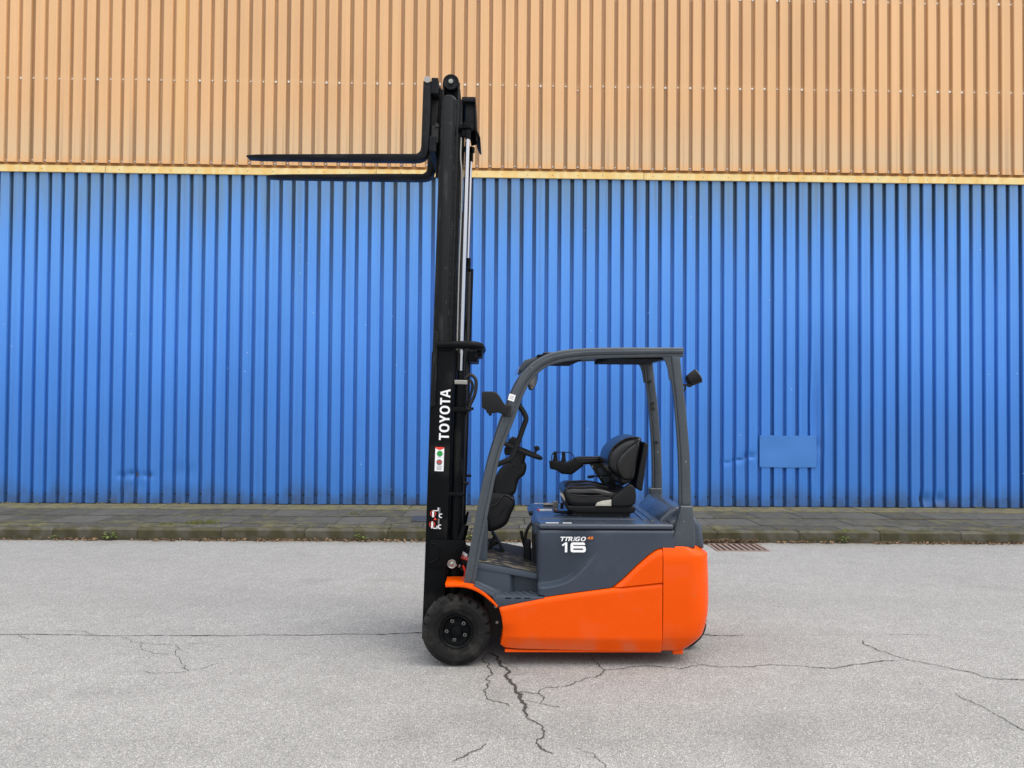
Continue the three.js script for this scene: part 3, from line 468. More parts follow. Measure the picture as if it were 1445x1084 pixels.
    o.holes.push(rr(new THREE.Path(), 0.018, 0.0155, 0.082, 0.0255, 0.003));
    decal(body, 'lettering', new THREE.ExtrudeGeometry(o, { depth: 0.0012, bevelEnabled: false, curveSegments: 6 }), F.white, 0.12, 0.738, 0.507);
  }
  {  // slanted logo lettering: two joined T shapes, then RIGO
    const bars = [], bar = (x, y, w, h) => bars.push(box(x, x + w, y, y + h, 0, 0.0012, 0)), G = 0.0065;
    bar(0, 0.0215, 0.035, G); bar(0.013, 0, 0.0085, 0.022);
    bar(0.0385, 0.0215, 0.021, G); bar(0.0405, 0, 0.0085, 0.022);
    const t = new THREE.Matrix4().set(1, 0.3, 0, 0, 0, 1, 0, 0, 0, 0, 1, 0, 0, 0, 0, 1);
    const m = merge([...bars, lettering('R', 0.028, 0.031).translate(0.06, 0, 0), lettering('I', 0.028, 0.0085).translate(0.095, 0, 0), lettering('GO', 0.0285, 0.074).translate(0.106, 0, 0)]); m.applyMatrix4(t); m.scale(0.93, 1, 1);
    decal(body, 'lettering', m, F.white, 0.048, 0.81, 0.5055);
    decal(body, 'lettering', lettering('48', 0.017, 0.037, 0.25), F.orangePrint, 0.228, 0.822, 0.5035);
  }

  // ---- counterweight: rings of a rounded plan, tucked in below and chamfered above
  {
    const rings = [[0.093, 0.9, 0.468, 0.1], [0.1, 0.915, 0.478, 0.11], [0.13, 0.955, 0.492, 0.12], [0.165, 0.992, 0.508, 0.13], [0.183, 1.008, 0.516, 0.14], [0.2, 1.016, 0.521, 0.145], [0.26, 1.034, 0.526, 0.15], [0.33, 1.046, 0.528, 0.15], [0.42, 1.05, 0.529, 0.15], [0.55, 1.048, 0.529, 0.15], [0.68, 1.043, 0.527, 0.15], [0.715, 1.041, 0.526, 0.15], [0.722, 1.039, 0.524, 0.15], [0.75, 1.0, 0.514, 0.135], [0.772, 0.965, 0.504, 0.12], [0.776, 0.957, 0.5, 0.12], [0.778, 0.95, 0.494, 0.12]];
    const P = [], I = [], N = 22, plan = (xr, hw, r) => { const o = [[0.7205, hw]]; for (let k = 0; k <= 8; k++) o.push([lerp(0.7205, xr - r, (k + 1) / 9), hw]); for (let k = 1; k <= 12; k++) { const a = Math.PI / 2 * (1 - k / 12); o.push([xr - r + r * Math.cos(a), hw - r + r * Math.sin(a)]); } return [...o, ...o.map(([x, z]) => [x, -z]).reverse()]; };
    let n = 0; rings.forEach(([y, xr, hw, r]) => { const p = plan(xr, hw, r); n = p.length; p.forEach(([x, z]) => P.push(x, y, z)); });
    for (let j = 0; j + 1 < rings.length; j++) for (let i = 0; i < n; i++) { const a = j * n + i, b = j * n + (i + 1) % n; I.push(a, b, b + n, a, b + n, a + n); }
    for (const [j, f] of [[0, 1], [rings.length - 1, 0]]) { const c = P.length / 3; P.push(0.8, rings[j][0], 0); for (let i = 0; i < n; i++) { const a = j * n + i, b = j * n + (i + 1) % n; f ? I.push(c, b, a) : I.push(c, a, b); } }
    const g = new THREE.BufferGeometry(); g.setAttribute('position', new THREE.Float32BufferAttribute(P, 3)); const uv = []; for (let k = 0; k < P.length; k += 3) uv.push(P[k] + P[k + 2], P[k + 1]); g.setAttribute('uv', new THREE.Float32BufferAttribute(uv, 2)); g.setIndex(I);
    const cw = part(K, 'counterweight', crease(g, 0.33), F.orange);
    part(cw, 'tie_down_lug', [box(0.8, 0.872, 0.06, 0.1, 0.37, 0.45, 0.01)], F.orange); part(cw, 'tie_down_lug', [box(0.8, 0.872, 0.07, 0.1, -0.44, -0.36, 0.01)], F.orange);
    part(K, 'rear_cover', [extr([[0.78, 0.75], [0.78, 0.93], [0.9, 0.975], [0.955, 0.955], [0.995, 0.9], [1.012, 0.8], [1.014, 0.75]], -0.46, 0.44, 0.035, 4, 0.9)], F.hood);
  }

  // ---- hood
  {
    const g = extr([[-0.1, -0.485], [-0.1, 0.3], [-0.086, 0.42], [-0.08, 0.5], [0.79, 0.5], [0.79, -0.485]], 0, 0.036, 0.014, 4, 0.9); g.rotateX(Math.PI / 2); g.translate(0, 0.92, 0);   // plan outline turned to lie flat: outline y becomes z
    const hood = part(K, 'hood', [g, box(-0.085, 0.6, 0.912, 0.924, -0.36, 0.3, 0.008), box(0.62, 0.65, 0.915, 0.926, -0.38, 0.36, 0.006), box(0.67, 0.7, 0.915, 0.926, -0.38, 0.36, 0.006)], F.hood);
    part(hood, 'front_bulge', [box(-0.125, 0.05, 0.86, 0.905, -0.48, -0.2, 0.02), box(-0.112, 0.0, 0.8, 0.9, -0.1, 0.28, 0.03)], F.hood);
    part(hood, 'seal', [box(-0.08, 0.785, 0.878, 0.888, -0.48, 0.484, 0)], F.soot);
    part(hood, 'sticker', [box(-0.04, 0.045, 0.919, 0.9215, 0.455, 0.472, 0)], F.white); part(hood, 'sticker', [box(0.072, 0.13, 0.919, 0.9215, 0.455, 0.472, 0)], F.white);
    part(hood, 'sticker', [box(-0.05, 0.04, 0.9245, 0.9265, -0.13, -0.05, 0)], F.white); part(hood, 'sticker', [box(-0.065, -0.05, 0.9245, 0.9265, -0.13, -0.05, 0)], F.red); part(hood, 'sticker', [box(0.065, 0.076, 0.9245, 0.9265, -0.14, -0.05, 0)], F.orangePrint);
    part(hood, 'sticker', [box(-0.07, 0.04, 0.919, 0.9215, -0.47, -0.455, 0)], F.white);
    part(hood, 'latch', [cyl([-0.01, 0.935, -0.3], [0.07, 0.935, -0.3], 0.012), box(0.06, 0.1, 0.92, 0.96, -0.33, -0.27)], F.zinc);
    part(K, 'rear_housing', [extr([[0.72, 0.9], [0.74, 0.94], [0.8, 1.0], [0.86, 1.015], [0.93, 0.99], [0.95, 0.9]], -0.43, 0.36, 0.03, 4, 0.9)], F.hood);
  }
  // things in front of the hood: brake lever, hose and boot
  part(K, 'parking_lever', [tube([[-0.185, 0.79, 0.02], [-0.172, 0.72, 0.02], [-0.15, 0.66, 0.02]], 0.011, 8), box(-0.165, -0.115, 0.58, 0.73, -0.02, 0.06, 0.014)], F.cowl);
  part(K, 'hose', [tube([[-0.09, 0.87, 0.05], [-0.13, 0.83, 0.05], [-0.155, 0.76, 0.04], [-0.15, 0.68, 0.03], [-0.13, 0.6, 0.03]], 0.011, 20)], F.hose);
  part(K, 'hose', [tube([[-0.098, 0.83, 0.1], [-0.1, 0.72, 0.1], [-0.085, 0.58, 0.1]], 0.013, 14)], F.hose); part(K, 'hose', [tube([[-0.085, 0.8, 0.16], [-0.08, 0.7, 0.16]], 0.02, 6)], F.hose);

  // ---- footwell
  {
    const fl = extr([[-0.53, 0.615], [-0.53, 0.665], [-0.48, 0.652], [-0.09, 0.582], [-0.09, 0.545]], -0.43, 0.43, 0.006);
    part(K, 'floor', [fl, box(-0.5, -0.09, 0.5, 0.58, -0.42, 0.3)], F.plastic);
    const mt = new THREE.PlaneGeometry(0.4, 0.82, 10, 10).rotateX(-Math.PI / 2), p = mt.attributes.position; for (let i = 0; i < p.count; i++) p.setY(i, 0.621 - 0.1795 * p.getX(i) + 0.004 * (vnoise(p.getX(i) * 20, p.getZ(i) * 20, 4) - 0.5)); mt.computeVertexNormals();
    const uv = mt.attributes.uv; for (let i = 0; i < uv.count; i++) uv.setXY(i, p.getX(i) * 1.7 + 0.4, 0.5 + p.getZ(i) * 1.2);
    part(K, 'floor_mat', [mt.translate(-0.285, 0, 0)], F.matTop);
    both((s) => {
      const side = part(K, 'footwell_side', sheet(lin(40), lin(16), (u, v) => { const x = lerp(-0.5, -0.07, u); return [x, lerp(pw([[-0.5, 0.52], [-0.36, 0.455], [-0.07, 0.45]])(x), pw([[-0.5, 0.632], [-0.28, 0.6], [-0.25, 0.597], [-0.07, 0.565]])(x), v)]; }, (x, y, u, v) => lerp(0.425, 0.365, sstep(-0.275, -0.235, x)) - 0.012 * clamp((v - 0.85) / 0.15) ** 2 + 0.025 * sstep(0.12, 0, v) * sstep(-0.3, -0.45, x), s * 0.3, s < 0), F.plastic);
      const step = part(K, 'step', [extr([[-0.385, 0.45], [-0.36, 0.455], [-0.05, 0.452], [-0.05, 0.44], [-0.1, 0.44], [-0.36, 0.4]], ...mz(0.3, 0.515, s), 0.006)], F.plastic);
      part(step, 'apron', [extr([[-0.372, 0.444], [-0.049, 0.448], [-0.049, 0.445], [-0.343, 0.388], [-0.355, 0.4]], ...mz(0.47, 0.52, s), 0.002)], F.plastic);
      part(step, 'arch_edge', [extr([[-0.5, 0.515], [-0.5, 0.53], [-0.37, 0.468], [-0.345, 0.41], [-0.36, 0.405], [-0.385, 0.452]], ...mz(0.42, 0.518, s), 0.004)], F.plastic);
      const lug = []; for (let a = 0; a < 6; a++) for (let b = 0; b < 3; b++) lug.push(box(-0.33 + a * 0.047 + b * 0.014, -0.302 + a * 0.047 + b * 0.014, 0.452, 0.4615, ...mz(0.395 + b * 0.038, 0.412 + b * 0.038, s), 0.002));
      part(step, 'tread_stud', lug, F.plastic, { kind: 'stuff' });
      for (let q = 0; q < 3; q++) part(step, 'drain_slot', [box(-0.3 + q * 0.062, -0.262 + q * 0.062, 0.441, 0.4465, ...mz(0.5, 0.5212, s), 0)], F.soot);
      const fo = smooth([[-0.688, 0.532], [-0.6, 0.534], [-0.53, 0.526], [-0.48, 0.508], [-0.43, 0.476], [-0.385, 0.436], [-0.347, 0.398]], 28), fi = smooth([[-0.35, 0.38], [-0.392, 0.418], [-0.438, 0.456], [-0.49, 0.487], [-0.54, 0.505], [-0.6, 0.513], [-0.686, 0.512]], 28);
      part(K, 'fender', [extr([...fo, ...fi], ...mz(0.3, 0.522, s), 0.006)], F.orange);
    });
  }
  // ---- wheels
  function wheel(parent, x, z, R, w, s, nuts) {
    const k = R / 0.222, rimR = 0.1 * k;
    const W = part(parent, 'wheel', [lathe([[0.001, w / 2 - 0.022], [0.03, w / 2 - 0.022], [0.032, w / 2 - 0.03], [0.034, w / 2 - 0.052], [0.078 * k, w / 2 - 0.052], [0.088 * k, w / 2 - 0.036], [0.094 * k, w / 2 - 0.02], [rimR, w / 2 - 0.012], [rimR + 0.004, w / 2 - 0.014], [rimR + 0.003, w / 2 - 0.06], [rimR, -w / 2 + 0.02], [0.001, -w / 2 + 0.03]], 72)], F.black);
    W.position.set(x, R, z); if (s < 0) W.rotation.y = Math.PI;
    part(W, 'rim_edge', [new THREE.TorusGeometry(rimR + 0.001, 0.0022, 8, 72).translate(0, 0, w / 2 - 0.0125)], F.fork);
    const prof = [[rimR + 0.003, w / 2 - 0.03], [rimR + 0.012, w / 2 - 0.02], [0.13 * k, w / 2 - 0.014], [0.137 * k, w / 2 - 0.012], [0.142 * k, w / 2 - 0.003], [0.152 * k, w / 2], [0.182 * k, w / 2 + 0.001], [0.186 * k, w / 2 - 0.002], [0.204 * k, w / 2 - 0.006], [0.213 * k, w / 2 - 0.014], [0.2185 * k, w / 2 - 0.028], [0.221 * k, w / 2 - 0.045], [R, 0.02], [R, -0.02], [0.221 * k, -w / 2 + 0.045], [0.213 * k, -w / 2 + 0.014], [0.18 * k, -w / 2], [rimR + 0.003, -w / 2 + 0.02]];
    const g = lathe(prof, 240), p = g.attributes.position, lugs = 21;
    for (let i = 0; i < p.count; i++) {
      const X = p.getX(i), Y = p.getY(i), Z = p.getZ(i), r = Math.hypot(X, Y), a = Math.atan2(Y, X);
      if (r < 0.196 * k) continue;
      const ph = (a / (2 * Math.PI) * lugs + (Z > 0 ? 0 : 0.5) + 0.5 + Math.abs(Z) * 3) % 1, q = Math.abs(ph - 0.5), gap = (1 - sstep(0.1, 0.19, q)) * sstep(0.012, 0.035, Math.abs(Z)), wearN = 0.004 * (fbm(X * 40, Y * 40, 3, Z > 0 ? 3 : 9) - 0.5);
      const rr = r - 0.02 * gap * sstep(0.196 * k, 0.212 * k, r) + wearN; p.setX(i, X * rr / r); p.setY(i, Y * rr / r); p.setZ(i, Z - Math.sign(Z) * 0.006 * gap * sstep(0.19 * k, 0.2 * k, r));
    }
    part(W, 'tyre', [crease(g, 0.6)], F.rubber);
    if (nuts) for (let q = 0; q < 5; q++) { const a = (43 + 72 * q) * Math.PI / 180, cx = 0.064 * Math.cos(a), cy = 0.064 * Math.sin(a), nn = part(W, 'wheel_nut', [cyl([cx, cy, w / 2 - 0.054], [cx, cy, w / 2 - 0.046], 0.0115, 0.0115, 16)], F.zinc); part(nn, 'stud', [cyl([cx, cy, w / 2 - 0.046], [cx, cy, w / 2 - 0.034], 0.0075, 0.007, 6)], F.dark); }
    return W;
  }
  const fw = wheel(K, -0.616, 0.433, 0.224, 0.17, 1, true); wheel(K, -0.616, -0.433, 0.224, 0.17, -1, true); fw.rotation.z = 0;
  wheel(K, 0.92, 0.105, 0.19, 0.14, 1, false); wheel(K, 0.92, -0.105, 0.19, 0.14, -1, false);
  part(K, 'drive_axle', [cyl([-0.616, 0.224, -0.36], [-0.616, 0.224, 0.36], 0.07), box(-0.7, -0.5, 0.13, 0.34, -0.28, 0.28, 0.03)], F.soot);

  // ---- overhead guard
  {
    const L = [[-0.573, 0.521], [-0.525, 0.8], [-0.472, 1.099], [-0.435, 1.27], [-0.391, 1.423], [-0.35, 1.553], [-0.31, 1.66], [-0.261, 1.787], [-0.205, 1.893], [-0.13, 1.972], [-0.046, 2.022], [0.033, 2.045], [0.132, 2.06], [0.278, 2.069], [0.464, 2.073], [0.862, 2.076]];
    const Rr = [[-0.499, 0.513], [-0.45, 0.8], [-0.393, 1.1], [-0.365, 1.24], [-0.335, 1.372], [-0.3, 1.465], [-0.262, 1.56], [-0.222, 1.669], [-0.186, 1.765], [-0.145, 1.84], [-0.094, 1.9], [-0.026, 1.946], [0.074, 1.977], [0.278, 1.998], [0.465, 2.006], [0.862, 2.016]];
    const mid = (f) => L.map((p, i) => [lerp(p[0], Rr[i][0], f), lerp(p[1], Rr[i][1], f)]);
    const strip = (f0, f1, z0, z1, b) => extr([...smooth(mid(f0), 60), ...smooth(mid(f1), 60).reverse()], z0, z1, b, 3, 0.7);
    both((s) => {
      const gf = part(K, 'guard_frame', [strip(0, 0.68, ...mz(0.425, 0.472, s), 0.011), ...(s > 0 ? [strip(0.64, 1, 0.425, 0.461, 0.006)] : [extr([...smooth(mid(0.64).slice(0, 10), 40), ...smooth(mid(1).slice(0, 10), 40).reverse()], -0.461, -0.425, 0.006, 3, 0.7)]), strip(0.3, 0.5, ...mz(0.44, 0.4745, s), 0.003)], F.guard);
      const RL = [[0.766, 2.02], [0.788, 1.838], [0.805, 1.7], [0.817, 1.572], [0.83, 1.4], [0.836, 1.241], [0.838, 1.037]], RR = [[0.838, 2.02], [0.862, 1.813], [0.877, 1.7], [0.888, 1.573], [0.903, 1.4], [0.911, 1.241], [0.916, 1.037]];
      const rm = (f) => RL.map((p, i) => [lerp(p[0], RR[i][0], f), lerp(p[1], RR[i][1], f)]);
      const rp = part(K, 'rear_pillar', [extr([...smooth(rm(0.2), 24), ...smooth(rm(1), 24).reverse()], ...mz(0.42, 0.47, s), 0.01, 3), extr([...smooth(rm(0), 24), ...smooth(rm(0.24), 24).reverse()], ...mz(0.425, 0.458, s), 0.005, 2)], F.guard);
      part(rp, 'gusset', [extr([[0.72, 2.02], [0.745, 1.985], [0.76, 1.94], [0.772, 1.86], [0.785, 1.86], [0.79, 2.02]], ...mz(0.435, 0.455, s), 0.003)], F.guard);
      part(rp, 'pillar_foot', [extr([[0.838, 1.04], [0.828, 0.95], [0.812, 0.91], [0.745, 0.785], [0.75, 0.774], [0.935, 0.766], [0.938, 0.85], [0.925, 0.97], [0.918, 1.04]], ...mz(0.44, 0.498, s), 0.012, 3), extr([[0.838, 0.985], [0.828, 0.93], [0.775, 0.79], [0.76, 0.79], [0.816, 0.92], [0.828, 0.985]], ...mz(0.45, 0.503, s), 0.004)], F.guard);
      if (s < 0) part(rp, 'foot_block', [box(0.815, 0.915, 0.94, 1.05, -0.485, -0.415, 0.012)], F.guard);
      for (const [x, y] of [[0.815, 1.87], [0.838, 1.7], [0.842, 1.66], [0.868, 1.4]]) part(rp, 'bolt', [cyl([x, y, s > 0 ? 0.4 : -0.426], [x, y, s > 0 ? 0.426 : -0.4], 0.012, 0.012, 10)], F.dark);
    });
    for (const [a, b, c] of [[-0.1, 0.19, 1.985], [0.385, 0.76, 2.0]]) part(K, 'roof_panel', [box(a, b, c, 2.024, -0.43, 0.43, 0.004)], F.soot);
    part(K, 'roof_panel', [box(-0.06, 0.76, 2.03, 2.04, -0.43, 0.43)], mat(0.03, 0.032, 0.036, 0.4));
    for (const x of [0.17, 0.24]) part(K, 'roof_bar', [box(x, x + 0.03, 2.03, 2.05, -0.43, 0.43, 0.006)], F.guard);
    part(K, 'roof_bar', [box(0.775, 0.86, 2.012, 2.072, -0.43, 0.43, 0.012)], F.guard, { label: 'wide grey cross bar at the rear of the roof' });
    part(K, 'visor', [extr([[-0.215, 1.925], [-0.2, 1.965], [-0.185, 1.985], [-0.02, 2.038], [0.0, 2.03], [-0.1, 1.985], [-0.16, 1.945], [-0.2, 1.91]], -0.415, 0.418, 0.004)], F.plastic);
    const sheetM = mat(0.8, 0.88, 0.95, 0.08, { transmission: 0.9, thickness: 0 });
    part(K, 'rain_screen', [extr([[-0.235, 1.905], [-0.222, 1.942], [-0.214, 1.945], [-0.227, 1.9]], -0.4, 0.4, 0)], sheetM);
    const st = part(K, 'sticker', [box(-0.021, 0.021, -0.022, 0.022, 0, 0.0015, 0)], F.white); st.position.set(-0.268, 1.738, 0.4747); st.rotation.z = -0.28;
    for (let q = 0; q < 3; q++) part(st, 'print_line', [box(-0.012, 0.012, 0.008 - q * 0.009, 0.0105 - q * 0.009, 0.0015, 0.002, 0)], F.greyPrint);
    const gh = part(K, 'grab_handle', [tube([[-0.29, 1.74, 0.36], [-0.24, 1.71, 0.36], [-0.195, 1.655, 0.36], [-0.173, 1.615, 0.36], [-0.17, 1.59, 0.36], [-0.18, 1.56, 0.36], [-0.255, 1.355, 0.36], [-0.27, 1.33, 0.36], [-0.295, 1.318, 0.36], [-0.37, 1.285, 0.36]], 0.018, 60, 12)], F.cowl);
    // mirror under the roof
    const mir = part(K, 'mirror', [new THREE.SphereGeometry(0.062, 28, 16, 0, Math.PI * 2, 0, Math.PI / 2).scale(1, 0.45, 1).rotateZ(Math.PI / 2), new THREE.TorusGeometry(0.062, 0.006, 8, 36).rotateY(Math.PI / 2)], F.cowl);
    mir.position.set(-0.112, 1.855, 0.1); mir.rotation.set(0, -0.45, -0.28);
    part(mir, 'mirror_glass', [new THREE.SphereGeometry(0.06, 28, 12, 0, Math.PI * 2, 0, Math.PI / 2).scale(1, 0.3, 1).rotateZ(-Math.PI / 2)], F.zinc);
    part(mir, 'stalk', [cyl([-0.01, 0, 0], [-0.03, 0.12, 0], 0.008)], F.dark);
    // lamps
    const fl = part(K, 'work_lamp', [extr([[-0.463, 1.77], [-0.455, 1.776], [-0.388, 1.777], [-0.365, 1.768], [-0.345, 1.745], [-0.325, 1.71], [-0.294, 1.67], [-0.303, 1.622], [-0.36, 1.64], [-0.385, 1.634], [-0.428, 1.634], [-0.436, 1.655], [-0.456, 1.668], [-0.463, 1.676]], 0.425, 0.515, 0.006, 3)], F.cowl);
    part(fl, 'lens', [box(-0.463, -0.452, 1.68, 1.765, 0.435, 0.505, 0.006)], mat(0.3, 0.32, 0.34, 0.2));
    part(fl, 'bracket', [box(-0.325, -0.27, 1.612, 1.69, 0.468, 0.49, 0.005), cyl([-0.412, 1.64, 0.47], [-0.405, 1.618, 0.47], 0.01), cyl([-0.288, 1.678, 0.488], [-0.288, 1.678, 0.495], 0.009), cyl([-0.3, 1.632, 0.488], [-0.3, 1.632, 0.495], 0.009)], F.dark);
    const rl = part(K, 'work_lamp', [cyl([0.938, 1.86, 0.3], [1.0, 1.895, 0.3], 0.04, 0.052, 24), cyl([0.925, 1.853, 0.3], [0.94, 1.861, 0.3], 0.028, 0.038, 24)], F.cowl);
    part(rl, 'lens', [cyl([1.0, 1.895, 0.3], [1.006, 1.8985, 0.3], 0.046, 0.046, 24)], mat(0.12, 0.12, 0.12, 0.2));
    part(rl, 'bracket', [box(0.885, 0.955, 1.825, 1.84, 0.28, 0.32), tube([[0.93, 1.83, 0.3], [0.95, 1.83, 0.3], [0.955, 1.86, 0.3]], 0.012, 8), tube([[0.905, 1.79, 0.3], [0.915, 1.81, 0.3], [0.91, 1.84, 0.3]], 0.006, 8)], F.dark);
  }

  // ---- steering
  {
    const col = part(K, 'steering_column', [
      extr(smooth([[-0.155, 1.27], [-0.163, 1.2], [-0.205, 1.157], [-0.235, 1.06], [-0.3, 1.03], [-0.385, 1.05], [-0.38, 1.15], [-0.317, 1.25], [-0.267, 1.285], [-0.2, 1.295]], 60, true).slice(0, -1), -0.1, 0.1, 0.035, 4, 0.8),
      extr(smooth([[-0.248, 1.045], [-0.232, 0.985], [-0.255, 0.93], [-0.29, 0.85], [-0.36, 0.808], [-0.42, 0.8], [-0.455, 0.93], [-0.41, 1.06], [-0.31, 1.075]], 60, true).slice(0, -1), -0.15, 0.13, 0.045, 4, 0.8)], F.cowl);
    part(col, 'seam', [tube([[-0.245, 1.03, 0.128], [-0.31, 1.058, 0.128], [-0.36, 1.0, 0.135], [-0.42, 0.97, 0.128]], 0.006, 20)], F.vinyl);
    part(col, 'knee_panel', [box(-0.5, -0.42, 0.64, 0.9, 0.12, 0.36, 0.02)], F.plastic); part(col, 'knee_panel', [box(-0.5, -0.43, 0.66, 0.9, -0.36, -0.15, 0.02)], F.plastic);
    part(K, 'display', [extr([[-0.29, 1.4], [-0.275, 1.44], [-0.25, 1.458], [-0.22, 1.448], [-0.215, 1.39], [-0.24, 1.37]], -0.07, 0.05, 0.01), box(-0.31, -0.22, 1.33, 1.385, -0.05, 0.05, 0.015)], F.cowl);
    const sw = part(K, 'steering_wheel', [new THREE.TorusGeometry(0.138, 0.0145, 12, 56).rotateX(Math.PI / 2), cyl([0, -0.055, 0], [0, 0.005, 0], 0.04, 0.032), box(-0.13, 0.13, -0.014, 0.0, -0.014, 0.014), box(-0.014, 0.014, -0.014, 0.0, -0.13, 0.0), cyl([0.0, -0.12, 0], [0, -0.05, 0], 0.05, 0.04)], F.cowl);
    sw.position.set(-0.18, 1.363, 0.06); sw.rotation.z = -0.38;
    part(sw, 'spinner_knob', [new THREE.SphereGeometry(0.021, 16, 12).scale(1, 0.8, 1).translate(0.08, 0.058, 0.09), cyl([0.08, 0.0, 0.1], [0.08, 0.05, 0.09], 0.009)], F.cowl);
    part(K, 'pedal', [extr([[-0.318, 0.62], [-0.3, 0.632], [-0.36, 0.73], [-0.385, 0.765], [-0.398, 0.757], [-0.35, 0.69]], -0.17, -0.05, 0.004), tube([[-0.345, 0.69, -0.1], [-0.4, 0.66, -0.1], [-0.43, 0.6, -0.1]], 0.013, 12), tube([[-0.375, 0.745, -0.02], [-0.4, 0.7, -0.03], [-0.43, 0.63, -0.03]], 0.009, 12), box(-0.42, -0.365, 0.712, 0.722, -0.06, 0.02)], F.dark);
  }

  // ---- seat
  {
    const cus = smooth([[0.1, 1.1], [0.13, 1.125], [0.22, 1.127], [0.3, 1.131], [0.38, 1.118], [0.45, 1.1], [0.53, 1.12], [0.55, 1.06], [0.54, 1.0], [0.34, 0.992], [0.15, 0.998], [0.112, 1.04]], 60, true).slice(0, -1);
    const S = part(K, 'seat', [extr(cus, -0.24, 0.24, 0.04, 5, 0.9)], F.vinyl);
    part(S, 'piping', [tube([[0.125, 1.085, 0.232], [0.2, 1.072, 0.24], [0.3, 1.068, 0.24], [0.4, 1.078, 0.238], [0.44, 1.08, 0.235]], 0.005, 24), tube([[0.15, 1.13, 0.1], [0.3, 1.134, 0.1], [0.42, 1.112, 0.1]], 0.006, 16), tube([[0.15, 1.13, -0.1], [0.3, 1.134, -0.1], [0.42, 1.112, -0.1]], 0.006, 16)], F.vinyl);
    const bk = smooth([[0.402, 1.27], [0.405, 1.34], [0.43, 1.39], [0.48, 1.437], [0.54, 1.467], [0.6, 1.474], [0.637, 1.463], [0.632, 1.42], [0.61, 1.3], [0.588, 1.18], [0.545, 1.15], [0.498, 1.136], [0.47, 1.2], [0.43, 1.225]], 70, true).slice(0, -1);
    part(S, 'backrest', [extr(bk, -0.235, 0.235, 0.055, 6, 0.9), extr(smooth([[0.455, 1.27], [0.47, 1.33], [0.52, 1.39], [0.57, 1.43], [0.615, 1.45], [0.6, 1.36], [0.575, 1.25], [0.55, 1.18], [0.505, 1.18]], 40, true).slice(0, -1), 0.18, 0.252, 0.028, 4, 0.9), extr(smooth([[0.455, 1.27], [0.47, 1.33], [0.52, 1.39], [0.57, 1.43], [0.615, 1.45], [0.6, 1.36], [0.575, 1.25], [0.55, 1.18], [0.505, 1.18]], 40, true).slice(0, -1), -0.252, -0.18, 0.028, 4, 0.9)], F.vinyl);
    part(S, 'back_shell', [extr([[0.65, 1.425], [0.66, 1.436], [0.677, 1.43], [0.684, 1.415], [0.642, 1.105], [0.628, 1.1], [0.6, 1.118], [0.596, 1.13]], -0.22, 0.215, 0.01, 3), cyl([0.618, 1.15, 0.21], [0.618, 1.15, 0.222], 0.009)], F.cowl);
    part(S, 'hinge_cover', [extr([[0.432, 1.063], [0.552, 1.155], [0.586, 1.122], [0.567, 1.006], [0.432, 1.002]], -0.268, -0.215, 0.01)], F.cowl);
    part(S, 'hinge_cover', [extr(smooth([[0.428, 1.06], [0.48, 1.1], [0.535, 1.15], [0.557, 1.15], [0.582, 1.125], [0.59, 1.07], [0.583, 1.03], [0.567, 1.008], [0.5, 1.0], [0.432, 1.002]], 40, true).slice(0, -1), 0.215, 0.268, 0.012, 3)], F.cowl);
    part(S, 'seat_base', [extr([[0.125, 1.0], [0.12, 0.975], [0.16, 0.958], [0.2, 0.95], [0.57, 0.948], [0.592, 0.965], [0.592, 0.99], [0.57, 1.004]], -0.23, 0.232, 0.012, 3), extr([[0.11, 1.05], [0.14, 1.0], [0.13, 0.97], [0.115, 0.99]], -0.2, 0.2, 0.008)], F.cowl);
    part(S, 'suspension', [box(0.165, 0.56, 0.925, 0.952, -0.2, 0.2, 0.004), box(0.15, 0.565, 0.905, 0.915, -0.21, 0.205, 0.003), box(0.2, 0.225, 0.915, 0.93, -0.19, 0.203), box(0.48, 0.505, 0.915, 0.93, -0.19, 0.203)], F.dark);
    part(S, 'rail_handle', [tube([[0.04, 0.945, 0.1], [0.06, 0.94, 0.1], [0.16, 0.935, 0.1]], 0.01, 8), tube([[0.11, 0.94, -0.05], [0.11, 0.98, -0.05]], 0.012, 6)], F.cowl);
    part(S, 'weight_lever', [extr([[0.078, 1.07], [0.09, 1.077], [0.125, 1.05], [0.125, 1.022], [0.11, 1.022]], 0.12, 0.18, 0.006)], F.beige);
    part(S, 'side_trim', [extr([[0.312, 1.003], [0.325, 1.026], [0.36, 1.038], [0.423, 1.046], [0.423, 1.003]], 0.24, 0.2565, 0.004)], F.beige);
    const arm = part(K, 'armrest', [extr(smooth([[0.225, 1.288], [0.26, 1.298], [0.36, 1.299], [0.48, 1.303], [0.5, 1.28], [0.48, 1.255], [0.38, 1.246], [0.28, 1.238], [0.235, 1.25]], 40, true).slice(0, -1), -0.35, -0.26, 0.02, 4, 0.8)], F.vinyl);
    part(arm, 'arm_bracket', [extr([[0.33, 1.25], [0.47, 1.25], [0.57, 1.06], [0.54, 1.02], [0.47, 1.04], [0.43, 1.1]], -0.315, -0.27, 0.004)], F.dark);
    part(arm, 'height_guide', [extr([[0.39, 1.205], [0.425, 1.22], [0.49, 1.13], [0.46, 1.09]], -0.27, -0.255, 0.004)], F.plastic);
    part(arm, 'bolt', [cyl([0.355, 1.225, -0.272], [0.355, 1.225, -0.265], 0.007)], F.zinc); part(arm, 'bolt', [cyl([0.42, 1.148, -0.272], [0.42, 1.148, -0.265], 0.007)], F.zinc); part(arm, 'bolt', [cyl([0.43, 1.246, -0.272], [0.43, 1.246, -0.262], 0.007)], F.zinc);
    part(arm, 'recline_lever', [tube([[0.33, 1.15, -0.25], [0.4, 1.157, -0.25], [0.47, 1.165, -0.25]], 0.006, 10), cyl([0.318, 1.148, -0.25], [0.362, 1.153, -0.25], 0.011)], F.dark);
